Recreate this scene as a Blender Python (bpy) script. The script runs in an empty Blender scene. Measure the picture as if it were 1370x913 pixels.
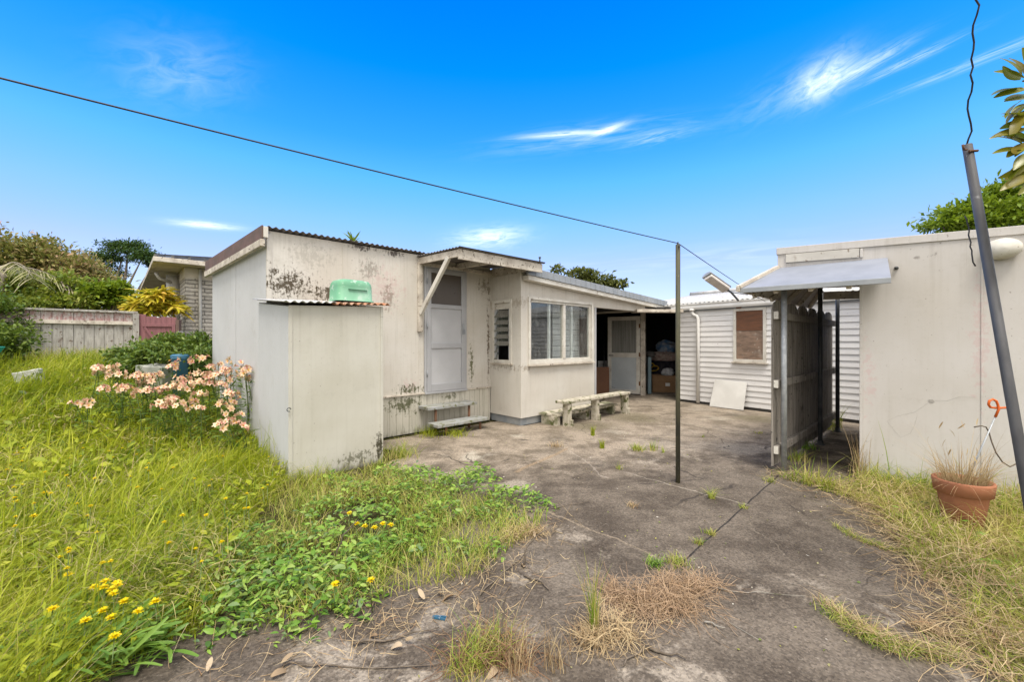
import bpy, bmesh, math, random
import numpy as np
from mathutils import Vector, Matrix
random.seed(7); RNG = np.random.default_rng(11)
SC = bpy.context.scene
COL = SC.collection
R = math.radians
# ------------------------------------------------------------------ camera numbers (level camera 1.4 m above the yard)
F, CX, CY, H = 560.0, 685.0, 457.0, 1.4
def G(u, v, z=0.0):
    Y = (H - z) * F / (v - CY)
    return Vector(((u - CX) / F * Y, Y, z))
def V(*a): return Vector(a)

# ------------------------------------------------------------------ frames of the buildings
class Fr:
    def __init__(s, o, ex, n):
        s.o = Vector((o[0], o[1], 0)); s.e = Vector((ex[0], ex[1], 0)).normalized(); s.n = Vector((n[0], n[1], 0)).normalized()
    def p(s, a, b, z): return s.o + s.e * a + s.n * b + Vector((0, 0, z))
    def rot(s): return math.atan2(s.e.y, s.e.x)
L = Fr((-.386, 7.466), (.728, .685), (.685, -.728))        # long shed wall: along, outwards
HS = Fr((3.92, 9.80), (.60, -.80), (-.80, -.60))           # weatherboard house
RB = Fr((3.61, 4.33), (.77, -.638), (-.638, -.77))         # plastered building
KS = Fr((-2.236, 4.20), (.71, .704), (.704, -.71))         # cupboard shed
NB = Fr((-8.2, 10.5), (.728, .685), (.685, -.728))         # neighbour's house

# ------------------------------------------------------------------ objects
def tag(o, label=None, cat=None, group=None, kind=None):
    if label: o['label'] = label
    if cat: o['category'] = cat
    if group: o['group'] = group
    if kind: o['kind'] = kind
    return o
def thing(name, label, cat, loc=(0, 0, 0), rz=0.0, group=None):
    o = bpy.data.objects.new(name, None); COL.objects.link(o)
    o.empty_display_size = .2
    o.location = loc; o.rotation_euler = (0, 0, rz)
    return tag(o, label, cat, group)
def wmat(o):
    m = Matrix.Identity(4)
    while o is not None:
        loc = Matrix.LocRotScale(o.location, o.rotation_euler, o.scale)
        m = loc @ m; o = o.parent
    return m
def link(name, me, mat, parent=None):
    o = bpy.data.objects.new(name, me); COL.objects.link(o)
    if mat is not None: me.materials.append(mat)
    if parent is not None: o.parent = parent
    return o
class MB:
    def __init__(s): s.v = []; s.f = []; s.sm = []
    def add(s, vs, fs, smooth=False):
        b = len(s.v); s.v += [tuple(p) for p in vs]
        for f in fs: s.f.append(tuple(i + b for i in f)); s.sm.append(smooth)
        return s
    def box(s, o, a, b, c):                                  # corner + three edge vectors
        o, a, b, c = Vector(o), Vector(a), Vector(b), Vector(c)
        if a.cross(b).dot(c) < 0: a, b = b, a
        vs = [o, o + a, o + a + b, o + b, o + c, o + a + c, o + a + b + c, o + b + c]
        return s.add(vs, [(0, 3, 2, 1), (4, 5, 6, 7), (0, 1, 5, 4), (1, 2, 6, 5), (2, 3, 7, 6), (3, 0, 4, 7)])
    def fb(s, fr, a0, a1, b0, b1, z0, z1):                   # box in a building frame
        return s.box(fr.p(a0, b0, z0), fr.e * (a1 - a0), fr.n * (b1 - b0), (0, 0, z1 - z0))
    def prism(s, pts, ext):
        pts = [Vector(p) for p in pts]; ext = Vector(ext); n = len(pts)
        nrm = Vector((0, 0, 0))
        for i in range(n): nrm += (pts[i] - pts[0]).cross(pts[(i + 1) % n] - pts[0])
        if nrm.dot(ext) > 0: pts.reverse()
        vs = pts + [p + ext for p in pts]
        fs = [tuple(range(n)), tuple(reversed(range(n, 2 * n)))]
        fs += [(i, i + n, (i + 1) % n + n, (i + 1) % n) for i in range(n)]
        return s.add(vs, fs)
    def bar(s, p, q, w, h, up=(0, 0, 1)):                    # rectangular bar p->q
        p, q = Vector(p), Vector(q); d = (q - p).normalized(); u = Vector(up)
        side = d.cross(u)
        if side.length < 1e-4: side = d.cross(Vector((1, 0, 0)))
        side.normalize(); u = side.cross(d).normalized()
        return s.box(p - side * w / 2 - u * h / 2, q - p, side * w, u * h)
    def tube(s, pts, r, n=10, cap=True):
        pts = [Vector(p) for p in pts]; m = len(pts)
        rs = r if isinstance(r, (list, tuple)) else [r] * m
        vs = []; prev = None
        for i, p in enumerate(pts):
            d = (pts[min(i + 1, m - 1)] - pts[max(i - 1, 0)]).normalized()
            if prev is None:
                a = d.orthogonal().normalized()
            else:
                a = (prev - d * prev.dot(d)).normalized()
            prev = a; b = d.cross(a)
            for k in range(n):
                t = 2 * math.pi * k / n
                vs.append(p + (a * math.cos(t) + b * math.sin(t)) * rs[i])
        fs = [(i * n + k, i * n + (k + 1) % n, (i + 1) * n + (k + 1) % n, (i + 1) * n + k) for i in range(m - 1) for k in range(n)]
        s.add(vs, fs, True)
        if cap:
            base = len(s.v) - len(vs)
            s.f.append(tuple(base + k for k in reversed(range(n)))); s.sm.append(False)
            s.f.append(tuple(base + (m - 1) * n + k for k in range(n))); s.sm.append(False)
        return s
    def lathe(s, prof, c, n=32, ax=(0, 0, 1)):
        c = Vector(c); ax = Vector(ax).normalized(); a = ax.orthogonal().normalized(); b = ax.cross(a); m = len(prof); vs = []
        for r, z in prof:
            for k in range(n):
                t = 2 * math.pi * k / n
                vs.append(c + ax * z + (a * math.cos(t) + b * math.sin(t)) * max(r, 1e-4))
        return s.add(vs, [(i * n + k, i * n + (k + 1) % n, (i + 1) * n + (k + 1) % n, (i + 1) * n + k) for i in range(m - 1) for k in range(n)], True)
    def corr(s, o, across, along, period=.076, amp=.009, th=.003, nl=1, jit=0):
        o, across, along = Vector(o), Vector(across), Vector(along)
        up = across.cross(along).normalized()
        if up.z < 0: up = -up
        na = max(8, int(across.length / period * 8)); vs = []
        for layer in (0, 1):
            for j in range(nl + 1):
                for i in range(na + 1):
                    a = i / na
                    w = math.sin(a * across.length / period * 2 * math.pi) * amp
                    vs.append(o + across * a + along * (j / nl) + up * (w - layer * th))
        W = na + 1; off = W * (nl + 1); fs = []
        for j in range(nl):
            for i in range(na):
                q = j * W + i
                fs.append((q, q + 1, q + W + 1, q + W)); fs.append((off + q, off + q + W, off + q + W + 1, off + q + 1))
        for i in range(na):
            fs.append((i, off + i, off + i + 1, i + 1)); q = nl * W + i; fs.append((q, q + 1, off + q + 1, off + q))
        return s.add(vs, fs, True)
    def build(s, name, mat, parent=None, bevel=0.0, label=None):
        me = bpy.data.meshes.new(name)
        vs = s.v
        if parent is not None:
            inv = wmat(parent).inverted(); vs = [inv @ Vector(p) for p in vs]
        me.from_pydata([tuple(p) for p in vs], [], s.f)
        me.polygons.foreach_set('use_smooth', s.sm)
        me.update()
        o = link(name, me, mat, parent)
        if bevel:
            b = o.modifiers.new('edge', 'BEVEL'); b.width = bevel; b.segments = 2; b.limit_method = 'ANGLE'; b.angle_limit = R(40)
        if label: o['label'] = label
        return o
def copy_tree(o, parent=None):
    c = o.copy(); COL.objects.link(c); c.parent = parent
    for ch in [x for x in list(bpy.data.objects) if x.parent == o and x != c]: copy_tree(ch, c)
    return c
def npmesh(name, verts, faces, mat, parent=None, var=None, smooth=True):
    verts = np.asarray(verts, dtype=np.float32); faces = np.asarray(faces, dtype=np.int32)
    if parent is not None:
        inv = np.array(wmat(parent).inverted()); verts = (verts @ inv[:3, :3].T + inv[:3, 3]).astype(np.float32)
    me = bpy.data.meshes.new(name); k = faces.shape[1]
    me.vertices.add(len(verts)); me.vertices.foreach_set('co', verts.ravel())
    me.loops.add(faces.size); me.loops.foreach_set('vertex_index', faces.ravel())
    me.polygons.add(len(faces)); me.polygons.foreach_set('loop_start', np.arange(0, faces.size, k, dtype=np.int32))
    me.polygons.foreach_set('use_smooth', np.full(len(faces), smooth, dtype=bool))
    me.update(calc_edges=True)
    if var is not None:
        at = me.attributes.new('var', 'FLOAT', 'POINT'); at.data.foreach_set('value', np.asarray(var, dtype=np.float32))
    return link(name, me, mat, parent)

# ------------------------------------------------------------------ node helpers
class NT:
    def __init__(s, tree): s.t = tree; tree.nodes.clear()
    def n(s, ty, props=None, **ins):
        nd = s.t.nodes.new(ty)
        for k, v in (props or {}).items(): setattr(nd, k, v)
        for k, v in ins.items():
            key = int(k[1:]) if k[0] == '_' and k[1:].isdigit() else k.replace('__', ' ')
            s.set(nd.inputs[key], v)
        return nd
    def set(s, sock, v):
        if isinstance(v, bpy.types.NodeSocket): s.t.links.new(v, sock)
        elif isinstance(v, bpy.types.Node): s.t.links.new(v.outputs[0], sock)
        else:
            if sock.type == 'RGBA' and hasattr(v, '__len__') and len(v) == 3: v = (*v, 1)
            sock.default_value = v
    def m(s, op, a, b=0.0, c=0.0, clamp=False):
        return s.n('ShaderNodeMath', {'operation': op, 'use_clamp': clamp}, _0=a, _1=b, _2=c).outputs[0]
    def vm(s, op, a, b=(0, 0, 0)):
        nd = s.n('ShaderNodeVectorMath', {'operation': op}, _0=a, _1=b)
        return nd.outputs['Value'] if op in ('DOT_PRODUCT', 'LENGTH', 'DISTANCE') else nd.outputs[0]
    def mix(s, f, a, b, mode='MIX'):
        nd = s.n('ShaderNodeMix', {'data_type': 'RGBA', 'blend_type': mode}, _0=f, _6=a, _7=b); return nd.outputs[2]
    def noise(s, vec, scale, detail=4, rough=.55, dist=0.0):
        return s.n('ShaderNodeTexNoise', None, Vector=vec, Scale=scale, Detail=detail, Roughness=rough, Distortion=dist).outputs['Fac']
    def ss(s, x, lo, hi):
        return s.n('ShaderNodeMapRange', {'interpolation_type': 'SMOOTHSTEP'}, _0=x, _1=lo, _2=hi, _3=0.0, _4=1.0).outputs[0]
    def ramp(s, f, stops):
        nd = s.n('ShaderNodeValToRGB', None, Fac=f); cr = nd.color_ramp
        while len(cr.elements) < len(stops): cr.elements.new(.5)
        for e, (p, c) in zip(cr.elements, stops): e.position = p; e.color = (*c, 1)
        return nd.outputs[0]
    def obj(s): return s.n('ShaderNodeTexCoord').outputs['Object']
    def scale(s, vec, sc): return s.vm('MULTIPLY', vec, sc)
    def xyz(s, vec): return s.n('ShaderNodeSeparateXYZ', None, Vector=vec).outputs
    def bump(s, h, st=.3, d=.01): return s.n('ShaderNodeBump', None, Strength=st, Distance=d, Height=h).outputs[0]
    def out(s, color, rough=.6, normal=None, metal=0.0, spec=.4, **kw):
        b = s.n('ShaderNodeBsdfPrincipled'); s.set(b.inputs['Base Color'], color); s.set(b.inputs['Roughness'], rough)
        s.set(b.inputs['Metallic'], metal); s.set(b.inputs['Specular IOR Level'], spec)
        for k, v in kw.items(): s.set(b.inputs[k.replace('_', ' ')], v)
        if normal is not None: s.set(b.inputs['Normal'], normal)
        s.n('ShaderNodeOutputMaterial', None, Surface=b.outputs[0]); return b
def newmat(name):
    m = bpy.data.materials.new(name); m.use_nodes = True; return m, NT(m.node_tree)
def wm(name, c1, c2, scale=4, rough=.6, bump=.15, stretch=(1, 1, 1), speck=None, speck_t=.68, speck_s=40, metal=0., spec=.35, fine=90):
    m, t = newmat(name); co = t.obj(); cs = t.scale(co, stretch)
    c = t.mix(t.ss(t.noise(cs, scale, 6), .35, .65), c1, c2)
    if speck is not None:
        c = t.mix(t.ss(t.noise(co, speck_s, 3), speck_t, speck_t + .06), c, speck)
        c = t.mix(t.m('MULTIPLY', t.ss(t.noise(co, speck_s * .2, 5), speck_t - .02, speck_t + .1), .8), c, speck)
    nz = t.m('ADD', t.noise(cs, fine, 4), t.m('MULTIPLY', t.noise(cs, scale * 3, 4), .6))
    r = t.m('ADD', rough - .1, t.m('MULTIPLY', t.noise(co, scale * 2, 3), .2))
    t.out(c, r, t.bump(nz, bump, .006), metal, spec); return m

# stain helper: an irregular patch of its own shape around (x0,z0) in the wall's own coordinates
def patch(t, X, Z, nz, x0, z0, rx, rz, lo=.5, hi=.6, k=1.1):
    dx = t.m('DIVIDE', t.m('SUBTRACT', X, x0), rx); dz = t.m('DIVIDE', t.m('SUBTRACT', Z, z0), rz)
    d = t.m('SQRT', t.m('ADD', t.m('MULTIPLY', dx, dx), t.m('MULTIPLY', dz, dz)))
    a = t.m('ADD', t.m('SUBTRACT', .62, t.m('MULTIPLY', d, .95)), t.m('MULTIPLY', t.m('SUBTRACT', nz, .5), k * 5.5))
    return t.m('MULTIPLY', t.ss(a, .12, .5), t.ss(t.m('SUBTRACT', 1.45, d), 0, .6))

def wallmat(name, base, base2, patches=(), streak=.5, streak_c=(.36, .34, .28), pink=None, foot=None, foot_c=(.07, .065, .035), horiz='x', spots=.5, drip=0):
    m, t = newmat(name); co = t.obj(); X, Yc, Z = t.xyz(co)
    A = X if horiz == 'x' else Yc
    c = t.mix(t.ss(t.noise(co, 1.3, 5), .3, .7), base, base2)
    vs = t.noise(t.scale(co, (9, 9, .55)), 1.6, 5, .6)
    c = t.mix(t.m('MULTIPLY', t.ss(vs, .52, .82), streak * .7), c, streak_c)
    vs2 = t.noise(t.scale(co, (26, 26, 1.1)), 1.5, 4, .6)
    c = t.mix(t.m('MULTIPLY', t.ss(vs2, .52, .75), streak * .5), c, streak_c)
    blot = t.noise(co, 3.1, 8, .7)
    c = t.mix(t.m('MULTIPLY', t.ss(blot, .54, .74), .30), c, (.32, .30, .25))
    c = t.mix(t.m('MULTIPLY', t.ss(t.noise(co, 22, 7, .75), .54, .72), .22), c, (.30, .27, .22))
    sp = t.m('MULTIPLY', t.ss(t.noise(co, 34, 3), .66, .71), t.ss(t.noise(co, 2.4, 3), .44, .58))
    c = t.mix(t.m('MULTIPLY', sp, spots), c, (.13, .10, .085))
    if drip:
        dr_ = t.noise(t.scale(co, (16, 16, .22)), 1.0, 6, .65)
        near = t.ss(t.m('ADD', Z, t.m('MULTIPLY', t.m('SUBTRACT', t.noise(t.scale(co, (9, 9, .5)), 1.0, 3), .5), 1.6)), drip - 1.0, drip + .1)
        c = t.mix(t.m('MULTIPLY', t.m('MULTIPLY', t.ss(t.m('ADD', dr_, t.m('MULTIPLY', t.m('SUBTRACT', t.noise(co, 9, 6, .7), .5), .5)), .46, .80), near), .34), c, (.27, .24, .20))
    if pink:
        for (x0, z0, rx, rz) in pink:
            pk = patch(t, A, Z, t.noise(co, 14, 9, .8), x0, z0, rx, rz, .52, .8)
            c = t.mix(t.m('MULTIPLY', pk, .30), c, (.52, .30, .31))
    nzf = t.m('ADD', t.m('MULTIPLY', t.noise(co, 17, 9, .8), .65), t.m('MULTIPLY', t.noise(t.scale(co, (30, 30, 5)), 1.0, 6, .75), .35))
    for (x0, z0, rx, rz, pc, st) in patches:
        c = t.mix(t.m('MULTIPLY', patch(t, A, Z, nzf, x0, z0, rx, rz), st), c, pc)
    if foot:
        zz, sp_ = foot
        fn = t.noise(t.scale(co, (7, 7, 1.6)), 2.2, 7, .7)
        fm = t.m('ADD', t.m('MULTIPLY', t.m('SUBTRACT', fn, .5), 2.6), t.m('DIVIDE', t.m('SUBTRACT', zz, Z), sp_))
        c = t.mix(t.m('MULTIPLY', t.ss(fm, .2, 1.1), .85), c, foot_c)
    nz = t.m('ADD', t.noise(co, 150, 3), t.m('MULTIPLY', t.noise(co, 9, 4), .8))
    t.out(c, .72, t.bump(nz, .16, .006), spec=.25); return m

def leafmat(name, stops, rough=.45, trans=.35, spec=.35, noise_scale=.0):
    m, t = newmat(name)
    at = t.n('ShaderNodeAttribute', {'attribute_name': 'var'})
    f = at.outputs['Fac']
    if noise_scale:
        f = t.m('ADD', t.m('MULTIPLY', f, .75), t.m('MULTIPLY', t.ss(t.noise(t.obj(), noise_scale, 3), .3, .7), .28))
    c = t.ramp(f, stops)
    b = t.n('ShaderNodeBsdfPrincipled'); t.set(b.inputs['Base Color'], c); t.set(b.inputs['Roughness'], rough); t.set(b.inputs['Specular IOR Level'], spec)
    tr = t.n('ShaderNodeBsdfTranslucent', None, Color=t.mix(.25, c, (.25, .3, .02)))
    mx = t.n('ShaderNodeMixShader', None, _0=trans, _1=b.outputs[0], _2=tr.outputs[0])
    t.n('ShaderNodeOutputMaterial', None, Surface=mx.outputs[0]); return m
def glassmat(name, tint=(.75, .8, .8), see=.6, rough=.02, dirt=.2):
    m, t = newmat(name); co = t.obj()
    tr = t.n('ShaderNodeBsdfTransparent', None, Color=tint); gl = t.n('ShaderNodeBsdfGlossy', None, Roughness=rough)
    fc = t.n('ShaderNodeLayerWeight', None, Blend=.5).outputs['Facing']
    mx = t.n('ShaderNodeMixShader', None, _0=t.m('ADD', t.m('MULTIPLY', t.m('POWER', fc, 5.0), .9), .04 + (1 - see), clamp=True), _1=tr.outputs[0], _2=gl.outputs[0])
    df = t.n('ShaderNodeBsdfDiffuse', None, Color=(.6, .62, .6))
    dn = t.m('MULTIPLY', t.m('ADD', t.m('MULTIPLY', t.ss(t.noise(t.scale(co, (7, 7, 2)), 1.4, 9, .75), .50, .85), .7), t.m('MULTIPLY', t.ss(t.noise(co, 60, 4, .7), .5, .75), .25)), dirt)
    m2 = t.n('ShaderNodeMixShader', None, _0=t.m('ADD', dn, .015), _1=mx.outputs[0], _2=df.outputs[0])
    t.n('ShaderNodeOutputMaterial', None, Surface=m2.outputs[0]); return m

M = {}
M['wall_long'] = wallmat('aged_cream_fibro', (.60, .575, .53), (.53, .495, .435), streak=.55, drip=2.78,
    patches=[(-3.3, 2.12, .55, .32, (.055, .04, .02), .95), (-2.75, 2.02, .6, .24, (.06, .045, .022), .9), (-2.25, 2.42, .30, .28, (.2, .18, .15), .6),
             (-3.0, 2.5, .5, .3, (.33, .31, .27), .5), (-1.95, 2.05, .18, .4, (.17, .12, .09), .6), (-2.35, 2.72, .34, .08, (.11, .095, .085), 1.),
             (-1.85, 2.70, .30, .09, (.11, .095, .085), 1.), (-1.6, .66, .4, .14, (.06, .065, .02), .9), (-.42, 1.0, .1, .5, (.10, .10, .04), .9),
             (-.1, 2.35, .35, .25, (.12, .09, .05), .65), (-.05, 1.4, .05, 1.3, (.10, .07, .04), .9), (-1.43, 1.9, .05, .8, (.12, .09, .06), .5)],
    pink=[(-2.0, 2.2, .5, .5), (-1.62, .72, .2, .15)], spots=.9)
M['wall_skirt'] = wallmat('mouldy_skirting', (.54, .515, .45), (.45, .43, .36), streak=.8, streak_c=(.16, .15, .10), foot=(.16, .25),
    patches=[(-1.7, .45, .5, .25, (.07, .075, .03), .9), (-.9, .5, .3, .12, (.09, .09, .04), .8)])
M['wall_end'] = wallmat('grey_white_fibro', (.53, .535, .55), (.48, .485, .495), streak=.35, drip=2.8, streak_c=(.42, .42, .4), horiz='y', spots=.2)
M['wall_annex'] = wallmat('cream_annex_paint', (.60, .575, .525), (.535, .50, .44), streak=.35, drip=2.5, patches=[(.1, .95, .25, .1, (.2, .15, .1), .6), (.0, 2.05, .3, .15, (.3, .24, .17), .5)], spots=.4)
M['wall_cup'] = wallmat('speckled_cupboard_fibro', (.54, .525, .47), (.46, .44, .375), streak=.35, drip=1.85, foot=(.10, .12), patches=[(.96, .14, .13, .3, (.06, .055, .035), 1.), (.7, .1, .35, .12, (.1, .1, .06), .8)], spots=.7)
M['wall_right'] = wallmat('pale_plaster', (.55, .53, .515), (.50, .475, .445), streak=.25, drip=2.45, pink=[(.06, 1.05, .07, .55), (.83, 1.4, .09, .9)], foot=(.03, .16), foot_c=(.34, .31, .29),
    patches=[(.42, 2.22, .06, .035, (.28, .26, .24), .9), (.52, 2.22, .05, .04, (.28, .26, .24), .9), (.17, 2.12, .015, .07, (.2, .16, .12), .9), (.35, .55, .3, .12, (.5, .47, .44), .6)], spots=.6)
M['conc_block'] = wm('plinth_blue_grey', (.20, .22, .24), (.28, .29, .29), 5, .8)
M['white_paint'] = wm('flaking_white_paint', (.66, .64, .58), (.56, .53, .47), 5, .55, .15, speck=(.20, .15, .11), speck_t=.66, speck_s=30)
M['white_dirty'] = wm('dirty_white_timber', (.60, .55, .47), (.42, .37, .31), 6, .7, .2, speck=(.10, .075, .05), speck_t=.62, speck_s=26)
M['white_clean'] = wm('white_plastic_paint', (.78, .77, .74), (.70, .69, .66), 3, .4, .05)
M['board_white'] = wm('white_weatherboard_paint', (.76, .75, .74), (.66, .65, .64), 2.5, .55, .1, stretch=(.4, .4, 3), speck=(.33, .30, .28), speck_t=.70, speck_s=24)
M['maroon'] = wm('faded_maroon_paint', (.155, .095, .08), (.12, .08, .066), 6, .7, .12, speck=(.13, .10, .05), speck_t=.66, speck_s=9)
M['maroon_gate'] = wm('plum_gate_paint', (.24, .105, .115), (.19, .085, .095), 5, .7, .12, stretch=(6, 6, .6))
M['corr_dark'] = wm('weathered_dark_iron', (.10, .09, .085), (.17, .15, .14), 7, .65, .1, speck=(.05, .04, .035))
M['corr_light'] = wm('weathered_pale_iron', (.46, .46, .46), (.36, .36, .36), 2.4, .55, .1, stretch=(3, 3, 3), speck=(.26, .18, .13), speck_t=.64, speck_s=14)
M['rust'] = wm('rusty_iron', (.42, .155, .06), (.38, .27, .2), 4.5, .75, .2, speck=(.10, .045, .025), speck_t=.6, speck_s=20)
M['galv'] = wm('galvanised_steel', (.40, .42, .44), (.30, .32, .34), 14, .45, .1, metal=.35, speck=(.55, .56, .57), speck_t=.64, speck_s=50)
M['zinc'] = wm('grey_flashing', (.27, .29, .31), (.33, .35, .37), 5, .5, .08, metal=.2)
M['awn_grey'] = wm('lilac_grey_awning_paint', (.235, .255, .305), (.20, .22, .265), 3, .6, .06, speck=(.25, .24, .25), speck_t=.72)
M['dark_pipe'] = wm('dark_painted_pipe', (.045, .05, .055), (.075, .08, .085), 9, .5, .1, speck=(.3, .3, .3), speck_t=.72)
M['mossy_pole'] = wm('mossy_steel_pole', (.045, .045, .035), (.085, .08, .045), 9, .7, .2, stretch=(1, 1, .3), speck=(.20, .17, .06), speck_t=.68, speck_s=35)
M['grey_pipe'] = wm('dull_grey_pipe', (.075, .075, .08), (.125, .125, .13), 8, .55, .1, stretch=(1, 1, .3), speck=(.32, .32, .33), speck_t=.72, speck_s=45, metal=.2)
M['alu'] = wm('grey_door_paint', (.40, .405, .42), (.36, .365, .38), 3, .5, .05)
M['alu_panel'] = wm('grey_door_panel', (.47, .475, .49), (.43, .435, .45), 2, .6, .05)
M['screen'] = wm('brown_screen_glass', (.085, .07, .055), (.10, .082, .066), 2, .3, .02, spec=.3)
M['grey_wood'] = wm('grey_weathered_timber', (.15, .135, .118), (.34, .31, .275), 3.5, .85, .5, stretch=(14, 14, .5), speck=(.05, .042, .035), speck_t=.64, speck_s=20)
M['grey_wood2'] = wm('pale_weathered_timber', (.30, .28, .245), (.21, .195, .165), 4, .85, .4, stretch=(3, 3, 3), speck=(.10, .10, .05), speck_t=.60, speck_s=15)
M['bench_wood'] = wm('mossy_bench_timber', (.50, .46, .38), (.33, .30, .22), 6, .85, .35, stretch=(2, 2, 2), speck=(.09, .10, .035), speck_t=.57, speck_s=12)
M['tread'] = wm('blue_grey_tread_paint', (.33, .34, .34), (.25, .25, .21), 7, .8, .3, speck=(.15, .15, .08), speck_t=.58, speck_s=12)
M['rust_pipe'] = wm('rusted_post', (.20, .10, .055), (.13, .07, .04), 12, .8, .3)
M['ply'] = wm('weathered_plywood', (.27, .185, .135), (.17, .12, .09), 2.5, .85, .2, stretch=(2.2, 2.2, 6), speck=(.33, .27, .22), speck_t=.62, speck_s=16)
M['fencewhite'] = wm('flaking_fence_timber', (.42, .40, .37), (.30, .285, .26), 5, .85, .3, stretch=(5, 5, .8), speck=(.14, .10, .08), speck_t=.6, speck_s=14)
M['fencepink'] = wm('flaking_pink_fence_top', (.34, .20, .19), (.46, .43, .41), 7, .85, .3, stretch=(3, 3, 1.5), speck=(.16, .09, .08), speck_t=.6)
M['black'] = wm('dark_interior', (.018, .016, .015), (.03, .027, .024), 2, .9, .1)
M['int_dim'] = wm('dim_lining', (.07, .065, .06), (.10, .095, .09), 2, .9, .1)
M['terra'] = wm('terracotta', (.36, .15, .08), (.29, .12, .065), 4, .8, .12, speck=(.42, .25, .17), speck_t=.68, speck_s=10)
M['soilpot'] = wm('dry_potting_soil', (.07, .05, .035), (.12, .09, .06), 20, .95, .6)
M['green_tub'] = wm('green_plastic', (.12, .32, .19), (.20, .40, .27), 3, .55, .08, speck=(.33, .46, .37), speck_t=.60, speck_s=18)
M['blue_bin'] = wm('blue_plastic', (.03, .115, .20), (.045, .14, .23), 4, .5, .05)
M['orange'] = wm('orange_plastic', (.62, .13, .02), (.55, .11, .02), 5, .4, .03)
M['card'] = wm('cardboard', (.30, .18, .095), (.26, .155, .08), 4, .85, .1)
M['hardboard'] = wm('brown_hardboard', (.20, .095, .05), (.17, .08, .045), 3, .7, .1)
M['panelwhite'] = wm('white_panel_board', (.66, .65, .62), (.58, .57, .54), 3, .6, .05, speck=(.45, .43, .4), speck_t=.7)
M['wire'] = wm('black_wire', (.02, .02, .022), (.035, .035, .04), 20, .5, .1)
M['lampglass'] = wm('frosted_lamp_cover', (.50, .46, .42), (.58, .54, .50), 8, .3, .03)
M['whiteshell'] = wm('white_lamp_shell', (.62, .60, .54), (.50, .47, .41), 9, .55, .1, speck=(.28, .24, .18), speck_t=.66)
M['blueplast'] = wm('pale_blue_panel', (.26, .36, .40), (.22, .31, .35), 3, .5, .05)
M['cloth_white'] = wm('white_plastic_bag', (.60, .60, .62), (.48, .49, .52), 9, .5, .4)
M['cloth_blue'] = wm('blue_bag', (.10, .22, .42), (.45, .48, .52), 6, .5, .4)
M['cloth_dark'] = wm('dark_cloth', (.02, .02, .03), (.05, .045, .05), 8, .9, .4)
M['cloth_pink'] = wm('patterned_cushion', (.40, .27, .24), (.52, .45, .40), 16, .9, .4)
M['yellow'] = wm('yellow_hose_plastic', (.55, .35, .04), (.45, .28, .03), 8, .5, .1)
M['stone'] = wm('mossy_pale_stone', (.34, .35, .31), (.46, .46, .43), 8, .9, .4, speck=(.12, .15, .06), speck_t=.58, speck_s=10)
M['block_grey'] = wm('weathered_concrete', (.26, .28, .25), (.34, .34, .31), 7, .9, .4, speck=(.10, .12, .06), speck_t=.56, speck_s=12)
M['bark'] = wm('bark', (.10, .08, .06), (.17, .14, .11), 8, .9, .6, stretch=(3, 3, .6))
M['palebark'] = wm('pale_bark', (.30, .26, .22), (.20, .17, .14), 8, .9, .6, stretch=(3, 3, .6))
M['stem'] = wm('green_stem', (.08, .13, .03), (.12, .16, .05), 12, .6, .1)
M['soffit'] = wm('stained_soffit', (.56, .51, .43), (.44, .39, .31), 3, .75, .1)
M['tile'] = wm('grey_concrete_tile', (.10, .10, .105), (.15, .15, .15), 6, .8, .3)
M['conduit'] = wm('grey_white_pipe', (.52, .51, .48), (.44, .43, .40), 5, .5, .05)
M['glass'] = glassmat('dusty_window_glass', (.90, .93, .93), .94, .02, .45)
M['louvre'] = glassmat('louvre_glass', (.62, .66, .62), .70, .08, .5)
M['teal'] = wm('teal_plastic', (.02, .25, .20), (.03, .30, .24), 5, .5, .05)

# foliage
def gstops(*cs): n = len(cs); return [(i / (n - 1), c) for i, c in enumerate(cs)]
M['lawn'] = leafmat('long_lawn_grass', gstops((.04, .085, .010), (.18, .25, .014), (.33, .39, .018), (.46, .48, .035), (.58, .52, .17)), .5, .4, noise_scale=.9)
M['dry'] = leafmat('dry_straw', gstops((.18, .115, .06), (.38, .27, .15), (.58, .46, .27), (.30, .16, .085)), .7, .2, .2)
M['drybrown'] = leafmat('dry_brown_grass', gstops((.16, .10, .06), (.33, .22, .13), (.47, .34, .22), (.25, .135, .08)), .7, .2, .2)
M['reddry'] = leafmat('reddish_dead_grass', gstops((.13, .07, .04), (.24, .13, .07), (.36, .24, .13)), .7, .2, .2)
M['coarse'] = leafmat('coarse_green_grass', gstops((.035, .09, .012), (.085, .18, .02), (.17, .28, .03)), .45, .35)
M['thatch'] = leafmat('lawn_thatch', gstops((.20, .17, .06), (.38, .34, .12), (.52, .46, .20)), .6, .3)
M['verge'] = leafmat('verge_grass', gstops((.07, .16, .018), (.20, .32, .03), (.38, .41, .06), (.54, .46, .17), (.60, .48, .24)), .5, .35, noise_scale=1.6)
M['weed'] = leafmat('broad_weed_leaves', gstops((.04, .10, .022), (.12, .25, .03), (.22, .37, .045), (.34, .45, .09), (.12, .20, .11)), .42, .3)
M['dandleaf'] = leafmat('dandelion_leaves', gstops((.09, .18, .025), (.15, .28, .04), (.21, .32, .05)), .45, .3)
M['lilyleaf'] = leafmat('lily_leaves', gstops((.06, .12, .015), (.12, .21, .025), (.20, .28, .04)), .45, .35)
M['pine'] = leafmat('dark_tree_leaves', gstops((.02, .05, .012), (.035, .085, .018), (.06, .125, .022)), .5, .25)
M['hedge'] = leafmat('creeper_leaves', gstops((.04, .085, .015), (.085, .15, .02), (.16, .23, .03), (.22, .28, .07)), .45, .3)
M['bush'] = leafmat('mid_bush_leaves', gstops((.05, .09, .015), (.14, .21, .025), (.27, .32, .035), (.38, .34, .13)), .5, .35, noise_scale=.5)
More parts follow.
